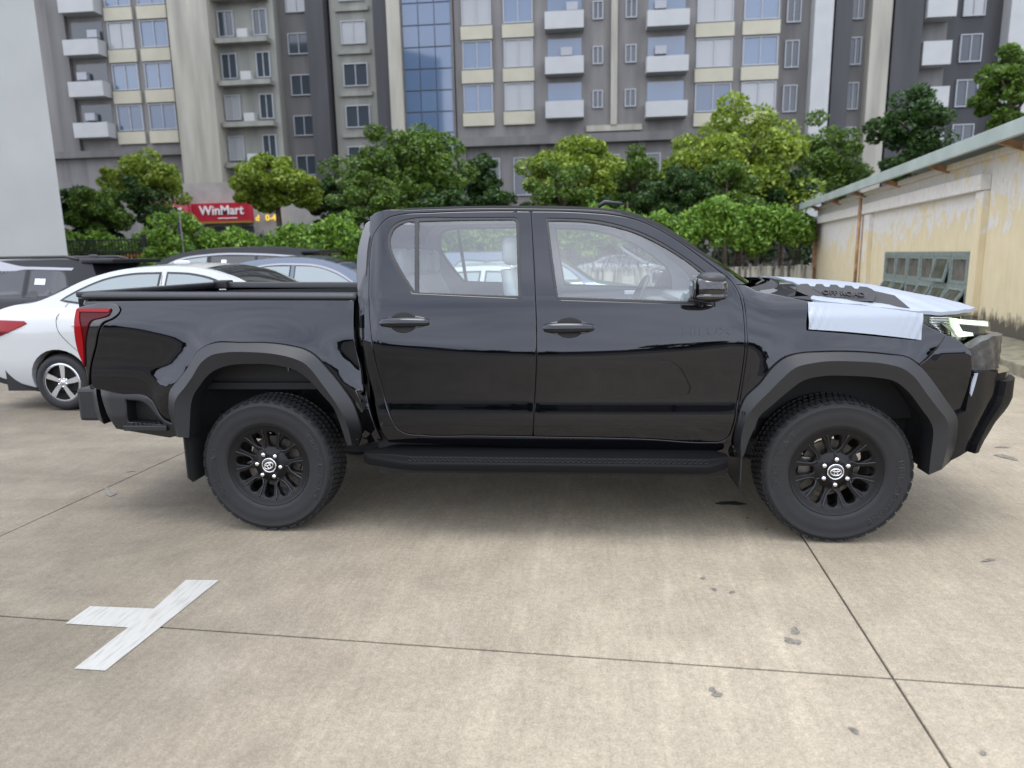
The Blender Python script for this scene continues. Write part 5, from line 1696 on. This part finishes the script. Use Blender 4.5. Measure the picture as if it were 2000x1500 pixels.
XT = {100: -38.567, 112: -38.065, 145: -36.686, 148: -36.561, 215: -33.785, 222: -33.496, 272: -31.444, 285: -30.913, 338: -28.757, 352: -28.191, 360: -27.867, 428: -25.134, 432: -24.974, 470: -23.46, 500: -22.269, 540: -20.69, 545: -20.494, 605: -18.143, 640: -16.781, 645: -16.587, 735: -13.119, 762: -12.086, 765: -11.972, 790: -11.02, 888: -7.32, 890: -7.245, 900: -6.871, 905: -6.684, 962: -4.56, 985: -3.707, 1042: -1.607, 1060: -0.947, 1066: -0.727, 1140: 1.967, 1145: 2.148, 1190: 3.772, 1208: 4.419, 1255: 6.101, 1260: 6.279, 1340: 9.115, 1358: 9.749, 1428: 12.2, 1448: 12.896, 1516: 15.249, 1520: 15.386, 1580: 17.444, 1582: 17.512, 1618: 18.738, 1622: 18.874, 1655: 19.993, 1690: 21.174, 1692: 21.241, 1730: 22.517, 1735: 22.684, 1790: 24.518, 1795: 24.684, 1850: 26.504, 1855: 26.669, 1960: 30.105, 1965: 30.268, 2060: 33.335}
NF = 5
def zfloor(px, py): return None
def block(name, label, x0, x1, y, mat, top=34.0, depth=10.0, base=0.0):
    b_ = empty(name, (x0, y, 0))
    tag(b_, label, 'building')
    MB().box((0, 0, base), (x1 - x0, depth, top)).build('wall', mat, b_)
    b_['x0'] = x0
    return b_
def window_at(b_, xa, xb, z0, z1, pane='bluepane', proud=.0, bars=1):
    o = b_['x0']
    f = .07
    mb = MB()
    for p, q, r1, r2 in ((xa, xb, z0, z0 + f), (xa, xb, z1 - f, z1), (xa, xa + f, z0 + f, z1 - f), (xb - f, xb, z0 + f, z1 - f)):
        mb.box((p - o, -.14 - proud, r1), (q - o, -.002 - proud, r2))
    for k in range(bars):
        xm = xa + (xb - xa) * (k + 1) / (bars + 1)
        mb.box((xm - .03 - o, -.12 - proud, z0 + f), (xm + .03 - o, -.01 - proud, z1 - f))
    w = mb.build('window', 'mull', b_)
    if pane == 'bluepane': pane = random.choice(('bluepane', 'bluepane', 'bluepane2', 'curtainpane'))
    elif random.random() < .25: pane = 'curtainpane'
    MB().box((xa + f - o, -.05 - proud, z0 + f), (xb - f - o, -.004 - proud, z1 - f)).build('pane', pane, w)
def spandrel(b_, xa, xb, z0, z1, mat='spandrel', d=.22):
    MB().box((xa - b_['x0'], -d, z0), (xb - b_['x0'], -.003, z1), .02).build('spandrel', mat, b_)
def balcony(b_, xa, xb, z0, h=.95, d=1.0, pane='darkpane'):
    o = b_['x0']
    MB().box((xa + .15 - o, -.03, z0 + .1), (xb - .15 - o, -.004, z0 + 2.4)).build('window', pane, b_)
    mb = MB().box((xa - o, -d, z0 - .12), (xb - o, -.003, z0)).box((xa - o, -d, z0), (xb - o, -d + .1, z0 + h)).box((xa - o, -d + .1, z0), (xa + .1 - o, -.003, z0 + h)).box((xb - .1 - o, -d + .1, z0), (xb - o, -.003, z0 + h))
    mb.build('balcony', 'balcony', b_)
    if random.random() < .6:
        xr = xa + .3 + random.random() * max(.1, xb - xa - 1.4)
        MB().box((xr - o, -.42, z0 + 1.2), (xr + .8 - o, -.05, z0 + 1.75), .02).build('air_conditioner', 'mull', b_)
def win_column(b_, pa, pb, zc0, n, pane='bluepane', wh=1.75, bars=1):
    """zc0: centre height of the lowest spandrel"""
    for k in range(n):
        zc = zc0 + k * FH
        spandrel(b_, XT[pa] - .08, XT[pb] + .08, zc - .48, zc + .42)
        window_at(b_, XT[pa], XT[pb], zc + .50, zc + .50 + FH - 1.05, pane, 0, bars)
Y0 = 48.0
b1 = block('apartment_tower', 'grey-mauve tower with cream spandrels beside the pale building', XT[100] - 2, XT[352], Y0, 'mauve')
for pa, pb in ((222, 272), (285, 338)): win_column(b1, pa, pb, 11.0, 6)
for k in range(6): balcony(b1, XT[148], XT[215], 11.1 + k * FH)
MB().box((-.0, -.5, 9.6), (XT[352] - b1['x0'], -.003, 10.1)).build('ledge', 'mauve_dk', b1)
MB().box((XT[112] - b1['x0'], -.35, 10.1), (XT[145] - b1['x0'], -.003, 34)).build('pier', 'mauve_dk', b1)
b2 = block('slender_pier_block', 'cream pier and grey-green balcony front left of the dark tower', XT[352], XT[540], Y0 + .3, 'olive')
MB().box((0, -1.2, 0), (XT[428] - XT[352], -.003, 34)).build('pier', 'cream', b2)
for k in range(7):
    z = 8.6 + k * FH
    window_at(b2, XT[432], XT[470] - .3, z + .5, z + 2.3, 'darkpane')
    window_at(b2, XT[500], XT[540] - .5, z + .5, z + 2.3, 'darkpane')
    MB().box((XT[432] - b2['x0'], -.8, z - .1), (XT[540] - .3 - b2['x0'], -.003, z + .25)).build('balcony_slab', 'olive', b2)
    MB().box((XT[470] + .1 - b2['x0'], -.55, z + .3), (XT[470] + .9 - b2['x0'], -.003, z + .9), .02).build('air_conditioner', 'balcony', b2)
b3 = block('charcoal_tower', 'charcoal tower rising behind the tree left of the cab', XT[540], XT[762], Y0 + 1.5, 'mauve_dk')
MB().box((XT[605] - b3['x0'], -1.6, 0), (XT[640] - b3['x0'], -.003, 34)).build('pier', 'charcoal', b3)
MB().box((XT[735] - b3['x0'], -1.6, 0), (XT[762] - b3['x0'], -.003, 34)).build('pier', 'charcoal', b3)
MB().box((XT[645] - b3['x0'], -.8, 0), (XT[735] - b3['x0'], -.004, 34)).build('wall_panel', 'olive', b3)
for k in range(8):
    z = 7.6 + k * FH
    window_at(b3, XT[545] + .3, XT[605] - .4, z + .4, z + 1.9, 'darkpane')
    MB().box((XT[645] + .5 - b3['x0'], -1.0, z), (XT[735] - .5 - b3['x0'], -.8, z + .3)).build('balcony_slab', 'olive', b3)
    window_at(b3, XT[645] + .8, XT[735] - .8, z + .7, z + 2.3, 'darkpane', .80)
b4 = block('glass_tower', 'blue glass curtain wall strip above the large round tree', XT[765], XT[888], Y0 - .3, 'mauve')
MB().box((0, -.4, 0), (XT[790] - XT[765], -.003, 34)).build('pier', 'cream', b4)
for k in range(16):
    for j in range(3):
        xa = XT[790] + .1 + j * (XT[888] - XT[790] - .2) / 3
        xb = xa + (XT[888] - XT[790] - .2) / 3
        z = 9.0 + k * FH / 2
        MB().box((xa - b4['x0'] + .03, -.12, z + .04), (xb - b4['x0'] - .03, -.004, z + FH / 2 - .04)).build('pane', 'curtain' if (k * 3 + j) % 7 else 'bluepane', b4)
b5 = block('apartment_tower', 'wide grey-mauve tower with blue windows above the cab roof', XT[890], XT[1520], Y0, 'mauve')
for pa, pb in ((905, 962), (985, 1042)): win_column(b5, pa, pb, 11.35, 6)
for pa, pb in ((1358, 1428), (1448, 1516)): win_column(b5, pa, pb, 10.75, 6)
for k in range(6):
    balcony(b5, XT[1066], XT[1140], 11.2 + k * FH, 1.0, 1.0, 'bluepane')
    balcony(b5, XT[1260], XT[1340], 11.0 + k * FH, .9, 1.1, 'bluepane')
    z = 11.0 + k * FH
    for pa, pb in ((1145, 1190), (1208, 1255)):
        window_at(b5, XT[pa] + .45, XT[pb] - .45, z + .8, z + 2.0, 'darkpane')
MB().box((XT[1145] - b5['x0'], -.25, 10.2), (XT[1255] - b5['x0'], -.004, 10.6)).build('ledge', 'cream', b5)
for pa in (1190,):
    MB().box((XT[1190] + .1 - b5['x0'], -.35, 10.6), (XT[1208] - .1 - b5['x0'], -.003, 34)).build('pier', 'cream', b5)
MB().box((-.0, -.7, 9.4), (XT[1520] - b5['x0'], -.003, 10.0)).build('ledge', 'mauve_dk', b5)
for px in (900, 1060, 1255, 1358, 1516):
    MB().box((XT[px] - .25 - b5['x0'], -.30, 0), (XT[px] + .25 - b5['x0'], -.003, 9.4)).build('pier', 'mauve_dk', b5)
for k in range(7):
    xa = b5['x0'] + 1.2 + k * 2.9
    window_at(b5, xa, xa + 1.9, 5.9, 8.6, 'darkpane')
b6 = block('ribbed_tower', 'grey tower with pale vertical piers above the yellow building', XT[1520], XT[1850], Y0 + .6, 'mauve_dk')
for pa, pb, mt in ((1582, 1618, 'balcony'), (1622, 1655, 'charcoal'), (1692, 1730, 'cream'), (1735, 1790, 'charcoal')):
    MB().box((XT[pa] - b6['x0'], -.9, 0), (XT[pb] - b6['x0'], -.003, 34)).build('pier', mt, b6)
for k in range(8):
    z = 7.8 + k * FH
    MB().box((XT[1795] - b6['x0'], -.9 - .2 * (k % 2), z), (XT[1850] - b6['x0'], -.003, z + 1.5)).build('balcony', 'balcony', b6)
    window_at(b6, XT[1655] + .2, XT[1690] - .2, z + .4, z + 2.2, 'darkpane')
    window_at(b6, XT[1520] + .5, XT[1580] - .6, z + .4, z + 2.2, 'darkpane')
b7 = block('dark_tower', 'near-black tower at the right edge', XT[1855], XT[2060] + 12, Y0 + 1.2, 'charcoal')
MB().box((XT[1965] - b7['x0'], -1.0, 0), (XT[2060] - b7['x0'], -.003, 34)).build('pier', 'balcony', b7)
for k in range(8):
    z = 7.8 + k * FH
    window_at(b7, XT[1855] + 1.0, XT[1960] - 1.0, z + .4, z + 2.2, 'darkpane')

# ================================================================== behind the photographer (seen in the paintwork)
for i, x in enumerate((-22, -15, -8.5, -2, 5, 11.5, 18, 25)):
    tree('roadside_tree', 'dark roadside tree behind the viewer ' + ('far left', 'left', 'left of centre', 'centre left', 'centre right', 'right of centre', 'right', 'far right')[i], x * 2, -56 - (i % 3) * 4, 4.4 + 1.2 * math.sin(i * 1.9), 4.6, 1.9, 'leaf_dark', 140 + i, 22, 90, .7, 'trees behind the viewer')
rw = MB().box((-80, -70.3, 0), (80, -70, 3.0)).build('rear_wall', 'mauve_dk')
tag(rw, 'long grey wall behind the viewer', 'wall')

# ================================================================== parked cars
def car_wheel(Rw, width, spokes=5, style='alloy'):
    w = MB().lathe([(Rw * .66, .01), (Rw * .64, -.10), (.05, -.10)], 0, 0, 0, 28).build('wheel', 'dark')
    MB().lathe([(Rw * .66, .0), (Rw * .72, .012), (Rw * .86, .016), (Rw * .95, .002), (Rw, -.03), (Rw, -width + .03), (Rw * .9, -width)], 0, 0, 0, 40).build('tyre', 'rubber', w)
    mb = MB()
    mb.lathe([(Rw * .62, .004), (Rw * .70, .008), (Rw * .70, -.01)], 0, 0, 0, 40)
    mb.lathe([(0, .0), (.045, -.002), (.055, -.02)], 0, 0, 0, 20)
    for k in range(spokes):
        a = 2 * math.pi * k / spokes + .3
        for off, wd in ((.0, .034),):
            e = Vector((math.cos(a), 0, math.sin(a))); t_ = Vector((-math.sin(a), 0, math.cos(a)))
            mid = e * Rw * .38 + t_ * .012
            p0 = e * .03 - Vector((0, .0, 0)); p1 = e * Rw * .64 + t_ * .035
            mb.add([p0 - t_ * .018, p0 + t_ * .018, mid + t_ * .030, p1 + t_ * .034, p1 - t_ * .030, mid - t_ * .022], [(0, 1, 2, 5), (5, 2, 3, 4)])
            s0 = len(mb.v) - 6
    mb.build('rim', style, w)
    for k in range(5):
        a = 2 * math.pi * k / 5
        MB().lathe([(0, .008), (.010, .006), (.011, -.01)], .045 * math.cos(a), 0, .045 * math.sin(a), 8).build('lug_nut', 'chrome', w)
    return w

def make_car(name, label, paint, origin, flip, up_, belt, W, WBc, Rw, windows, screens, roof_crown=.03, sill=.22, extras=None, glass='carglass', tumble=.36, seams=()):
    """up_: outline from rear bumper foot over the roof to front bumper foot, origin at the rear axle"""
    c = empty(name, origin, math.pi if flip else 0)
    tag(c, label, 'car', 'parked cars')
    U = spline(up_, .08, False)
    xs = [p[0] for p in U]
    xa, xb = min(xs), max(xs)
    xm, hl = (xa + xb) / 2, (xb - xa) / 2
    def hf(x, z):
        x = np.asarray(x, float); z = np.asarray(z, float)
        t = np.abs((x - xm) / hl)
        h = W / 2 - .16 * np.clip(t - .55, 0, 1) ** 2 / .2
        h = h - .10 * np.clip((.55 - z) / .4, 0, 1) ** 2 - .05 * np.clip((z - .78) / .3, 0, 1) ** 2
        s = np.clip(z - belt, 0, 1)
        return h - tumble * s - .02 * np.clip(s / .05, 0, 1)
    low = []
    for ax in (WBc, 0.0):
        Ra = Rw + .055
        a0 = math.asin(max(-1, min(1, (sill - Rw) / Ra)))
        low += [(ax + Ra * math.cos(a), Rw + Ra * math.sin(a)) for a in np.linspace(a0, math.pi - a0, 18)]
    outline = list(U) + low
    body = panel('body', outline, hf, paint, c, (-1, 1), .07, .12, rnd=0)
    rows = []
    for i, (x, z) in enumerate(U):
        h = float(hf(x, z))
        top = max(0, min(1, (z - sill) / .5))
        cr = roof_crown * top
        tx = U[min(i + 1, len(U) - 1)][0] - U[max(i - 1, 0)][0]; tz = U[min(i + 1, len(U) - 1)][1] - U[max(i - 1, 0)][1]
        ln_ = math.hypot(tx, tz) or 1
        nx, nz = -tz / ln_, tx / ln_
        rows.append([(x + nx * cr * 2.2 * (1 - v * v) * abs(nx) + nx * cr * (1 - v * v), v * h, z + nz * cr * (1 - v * v)) for v in np.linspace(-1, 1, 11)])
    MB().grid(rows).build('top_panels', paint, c)
    for xa_, xb_, gm_ in screens:
        seg = [i for i, p in enumerate(U) if xa_ <= p[0] <= xb_ and p[1] > belt - .12]
        rr_ = []
        for i in seg:
            r0 = rows[i]
            tx = U[min(i + 1, len(U) - 1)][0] - U[max(i - 1, 0)][0]; tz = U[min(i + 1, len(U) - 1)][1] - U[max(i - 1, 0)][1]
            ln_ = math.hypot(tx, tz) or 1
            rr_.append([(p[0] - tz / ln_ * .006, p[1] * .90, p[2] + tx / ln_ * .006) for p in r0])
        if len(rr_) > 1: MB().grid(rr_).build('windscreen', gm_, c)
    for wpts, gm_ in windows:
        o_ = spline(wpts, .04)
        for sd in (-1, 1):
            f_ = panel('window_frame', inset(o_, -.022), hf, 'seal', c, (sd,), .08, .004, lift=.003, rnd=0)
            panel('window', o_, hf, gm_, c, (sd,), .08, .003, lift=.006, rnd=0)
    for sm_ in seams:
        for sd in (-1, 1):
            pts = spline(sm_, .05, False)
            MB().tube([(x, sd * (float(hf(x, z)) + .0), z) for x, z in pts], .0032, 4, False).build('door_gap', 'seal', c)
    # far wheels and near wheels
    w0_ = car_wheel(Rw, .20)
    first = True
    for ax in (0.0, WBc):
        for sd in (-1, 1):
            w_ = w0_ if first else copy_tree(w0_)
            first = False
            w_.parent = c
            w_.location = (ax, sd * (W / 2 - .03), Rw)
            w_.rotation_euler = (0, ax + sd, 0 if sd < 0 else math.pi)
    MB().box((xa + .25, -W / 2 + .1, .2), (xb - .25, W / 2 - .1, .5)).build('underbody', 'dark', c)
    return c, hf

# white saloon behind the truck bed
SX, SY = -3.69, 3.02
sed_up = [(-.86, .30, 1), (-.93, .45), (-.94, .70), (-.90, .88), (-.80, 1.03), (-.60, 1.10), (-.26, 1.145), (.0, 1.24), (.20, 1.335), (.42, 1.41), (.66, 1.462), (.95, 1.488), (1.20, 1.492), (1.50, 1.470), (1.78, 1.405), (2.0, 1.30), (2.35, 1.12), (2.60, 1.03), (3.0, .95), (3.28, .83), (3.40, .66), (3.40, .40), (3.34, .26, 1)]
car1, hf1 = make_car('white_sedan', 'white saloon car half hidden behind the truck bed', 'white_paint', (SX, SY, 0), False, sed_up, 1.00, 1.70, 2.55, .302,
    [([(.06, 1.165, 1), (.26, 1.265), (.50, 1.355), (.80, 1.405), (1.10, 1.412, 1), (1.06, 1.10, 1), (.60, 1.125), (.30, 1.135)], 'carglass_light'),
     ([(1.20, 1.412, 1), (1.45, 1.395), (1.70, 1.335), (1.92, 1.22), (2.05, 1.06, 1), (1.16, 1.09, 1)], 'carglass_light')],
    [(-.28, .55, 'carglass'), (1.55, 2.25, 'carglass')], seams=[[(.12, 1.13), (.04, 1.0), (.05, .86), (.14, .74), (.27, .62)], [(1.13, 1.40), (1.12, .8), (1.13, .3)]])
for sd in (-1, 1):
    tp = [(-.93, .965), (-.60, .962), (-.345, .955), (-.31, .93), (-.40, .89), (-.66, .80), (-.96, .73)]
    panel('tail_lamp', spline([(a, b, 1) for a, b in tp], .04), hf1, 'redlens', car1, (sd,), .06, .02, lift=.010)
    panel('tail_lamp', spline([(-.95, .86, 1), (-.55, .84, 1), (-.93, .76, 1)], .04), hf1, 'reddark', car1, (sd,), .06, .01, lift=.014, rnd=0)
    MB().tube([(.22, sd * (float(hf1(.22, .90)) + .012), .905), (.36, sd * (float(hf1(.36, .90)) + .022), .91), (.47, sd * (float(hf1(.47, .9)) + .012), .908)], [.010, .016, .010], 8).build('door_handle', 'white_paint', car1)
    panel('sill_strip', spline([(-.90, .36, 1), (-.33, .235, 1), (-.33, .19, 1), (-.86, .28, 1)], .05), hf1, 'dark', car1, (sd,), .08, .02, lift=.006, rnd=0)
MB().grid(superell((.98, 0, 1.525), (.10, .028, .028), .8, .8)).build('roof_fin', 'white_paint', car1)

def suv_up(h=1.62, L=4.3, rear=-.80, hood=1.02):
    return [(rear + .05, .32, 1), (rear - .03, .55), (rear, .85), (rear + .10, 1.08), (rear + .28, h - .16), (rear + .33, h - .03, 1), (rear + .6, h - .005), (rear + 1.3, h), (rear + 2.0, h - .02), (rear + 2.45, h - .10), (rear + 2.85, h - .32), (rear + 3.15, hood + .06), (rear + 3.6, hood - .03), (rear + L - .25, hood - .14), (rear + L, hood - .35), (rear + L, .45), (rear + L - .08, .28, 1)]
# grey crossover on the far left, its tail towards the truck
car2, hf2 = make_car('grey_crossover', 'dark grey crossover car with roof rails at the left edge', 'char_paint', (-6.15, 6.1, 0), True, suv_up(1.60, 4.2, -.82), 1.02, 1.80, 2.62, .33,
    [([(-.18, 1.20, 1), (-.10, 1.40), (.15, 1.44), (.42, 1.445, 1), (.44, 1.07, 1), (.05, 1.08)], 'carglass'), ([(.52, 1.445, 1), (1.10, 1.45, 1), (1.08, 1.04, 1), (.54, 1.06, 1)], 'carglass'), ([(1.20, 1.45, 1), (1.60, 1.42), (2.0, 1.20), (2.15, 1.03, 1), (1.18, 1.04, 1)], 'carglass')],
    [(-.75, -.42, 'carglass'), (1.65, 2.35, 'carglass')], seams=[[(.48, 1.45), (.47, .9), (.40, .5)]])
for sd in (-1, 1):
    MB().tube([(-.30, sd * .60, 1.60), (-.1, sd * .60, 1.645), (1.2, sd * .60, 1.65), (1.6, sd * .60, 1.60)], .022, 6).build('roof_rail', 'seal', car2)
MB().box((-.86, -.62, 1.535), (-.35, .62, 1.60), .02).build('roof_spoiler', 'char_paint', car2)
MB().grid(superell((-.10, 0, 1.645), (.09, .026, .035), .8, .8)).build('roof_fin', 'seal', car2)
panel('window_paper', spline([(.17, 1.32, 1), (.34, 1.325, 1), (.34, 1.24, 1), (.17, 1.235, 1)], .05), hf2, 'paper', car2, (1,), .1, 0, lift=.012, rnd=0)
panel('roof_strip', spline([(-.25, 1.475, 1), (.5, 1.505), (1.4, 1.50), (1.4, 1.47), (.5, 1.465), (-.22, 1.44, 1)], .05), hf2, 'trim', car2, (-1, 1), .1, 0, lift=.006, rnd=0)
# tall black people carrier
mpv = [(-.85, .30, 1), (-.93, .55), (-.92, .95), (-.85, 1.30), (-.76, 1.62), (-.80, 1.705, 1), (-.50, 1.735), (.2, 1.79), (1.0, 1.80), (1.7, 1.765), (2.2, 1.67), (2.6, 1.50), (3.05, 1.22), (3.3, 1.08), (3.65, .98), (3.85, .75), (3.85, .42), (3.78, .28, 1)]
car3, hf3 = make_car('black_minivan', 'tall black minivan with chrome roof trim behind the blue car', 'grey_paint', (-4.45, 9.95, 0), True, mpv, 1.06, 1.86, 2.85, .34,
    [([(-.60, 1.22, 1), (-.45, 1.56, 1), (.35, 1.62, 1), (.35, 1.12, 1)], 'carglass'), ([(.42, 1.62, 1), (1.35, 1.63, 1), (1.35, 1.10, 1), (.42, 1.12, 1)], 'carglass'), ([(1.45, 1.63, 1), (1.95, 1.56), (2.45, 1.34), (2.7, 1.12, 1), (1.45, 1.10, 1)], 'carglass_light')],
    [(-.9, -.70, 'carglass'), (2.1, 3.0, 'carglass')])
panel('roof_strip', spline([(-.66, 1.60, 1), (.3, 1.675), (1.4, 1.685), (2.05, 1.60), (2.55, 1.38, 1), (2.53, 1.355, 1), (2.0, 1.575), (1.4, 1.65), (.3, 1.64), (-.62, 1.57, 1)], .05), hf3, 'trim', car3, (-1, 1), .1, 0, lift=.008, rnd=0)
MB().box((-.95, -.66, 1.655), (-.55, .66, 1.725), .02).build('roof_spoiler', 'grey_paint', car3)
panel('window_paper', spline([(1.02, 1.56, 1), (1.13, 1.56, 1), (1.13, 1.48, 1), (1.02, 1.48, 1)], .05), hf3, 'paper', car3, (1,), .1, 0, lift=.012, rnd=0)
# blue-grey saloon
blu = [(-.95, .30, 1), (-1.03, .50), (-1.02, .80), (-.95, 1.03), (-.70, 1.12), (-.42, 1.17), (-.05, 1.36), (.35, 1.50), (.80, 1.560), (1.25, 1.572), (1.65, 1.53), (2.0, 1.43), (2.4, 1.22), (2.6, 1.10), (3.0, 1.02), (3.45, .92), (3.62, .72), (3.62, .42), (3.55, .28, 1)]
car4, hf4 = make_car('blue_sedan', 'blue-grey saloon car with chrome window line beside the cab', 'blue_paint', (-3.98, 6.9, 0), False, blu, 1.06, 1.80, 2.70, .33,
    [([(.12, 1.25, 1), (.42, 1.36, 1), (.44, 1.14, 1), (.22, 1.14, 1)], 'carglass'), ([(.50, 1.375, 1), (.75, 1.425), (1.16, 1.435, 1), (1.14, 1.11, 1), (.50, 1.14, 1)], 'carglass_light'), ([(1.26, 1.435, 1), (1.60, 1.41), (1.95, 1.29), (2.25, 1.11, 1), (1.24, 1.11, 1)], 'carglass_light')],
    [(-.40, .25, 'carglass'), (1.62, 2.5, 'carglass')])
panel('window_chrome', spline([(.02, 1.22, 1), (.35, 1.375), (.75, 1.465), (1.25, 1.478), (1.62, 1.447), (1.98, 1.325), (2.30, 1.11, 1), (2.27, 1.11, 1), (1.96, 1.30), (1.60, 1.422), (1.25, 1.45), (.75, 1.44), (.38, 1.355), (.07, 1.215, 1)], .05), hf4, 'trim', car4, (-1, 1), .1, 0, lift=.009, rnd=0)
# cars seen through the cab
car5, hf5 = make_car('white_sedan', 'white saloon car seen through the rear door glass', 'white_paint', (-.62, 4.95, 0), False, [(x, z * .945) for x, z, *_ in sed_up], .96, 1.70, 2.55, .29,
    [([(.06, 1.10, 1), (.26, 1.19), (.50, 1.275), (.80, 1.32), (1.10, 1.33, 1), (1.06, 1.04, 1), (.30, 1.07)], 'carglass_light'), ([(1.20, 1.33, 1), (1.45, 1.315), (1.70, 1.255), (1.92, 1.15), (2.05, 1.00, 1), (1.16, 1.03, 1)], 'carglass_light')],
    [(-.28, .55, 'carglass'), (1.55, 2.25, 'carglass')])
car6, hf6 = make_car('dark_crossover', 'dark blue-grey crossover seen through both side windows', 'blue_paint', (-.35, 8.2, 0), False, suv_up(1.60, 4.3, -.85), 1.02, 1.80, 2.65, .33,
    [([(-.15, 1.18, 1), (.0, 1.42), (.45, 1.44, 1), (.46, 1.06, 1)], 'carglass_light'), ([(.54, 1.44, 1), (1.12, 1.45, 1), (1.10, 1.04, 1), (.55, 1.06, 1)], 'carglass_light'), ([(1.22, 1.45, 1), (1.62, 1.41), (2.0, 1.20), (2.15, 1.04, 1), (1.20, 1.04, 1)], 'carglass_light')],
    [(-.75, -.42, 'carglass'), (1.65, 2.35, 'carglass')])
car7, hf7 = make_car('street_car', 'pale car parked in the street beyond the boundary wall', 'white_paint', ((2.454, 1.118)[0], 27.9, 0), False, [(x, z) for x, z, *_ in sed_up], 1.0, 1.70, 2.55, .30,
    [([(.06, 1.165, 1), (.26, 1.265), (.50, 1.355), (1.10, 1.412, 1), (1.06, 1.10, 1)], 'carglass'), ([(1.20, 1.412, 1), (1.45, 1.395), (1.70, 1.335), (2.05, 1.06, 1), (1.16, 1.09, 1)], 'carglass')], [(-.28, .55, 'carglass'), (1.55, 2.25, 'carglass')])
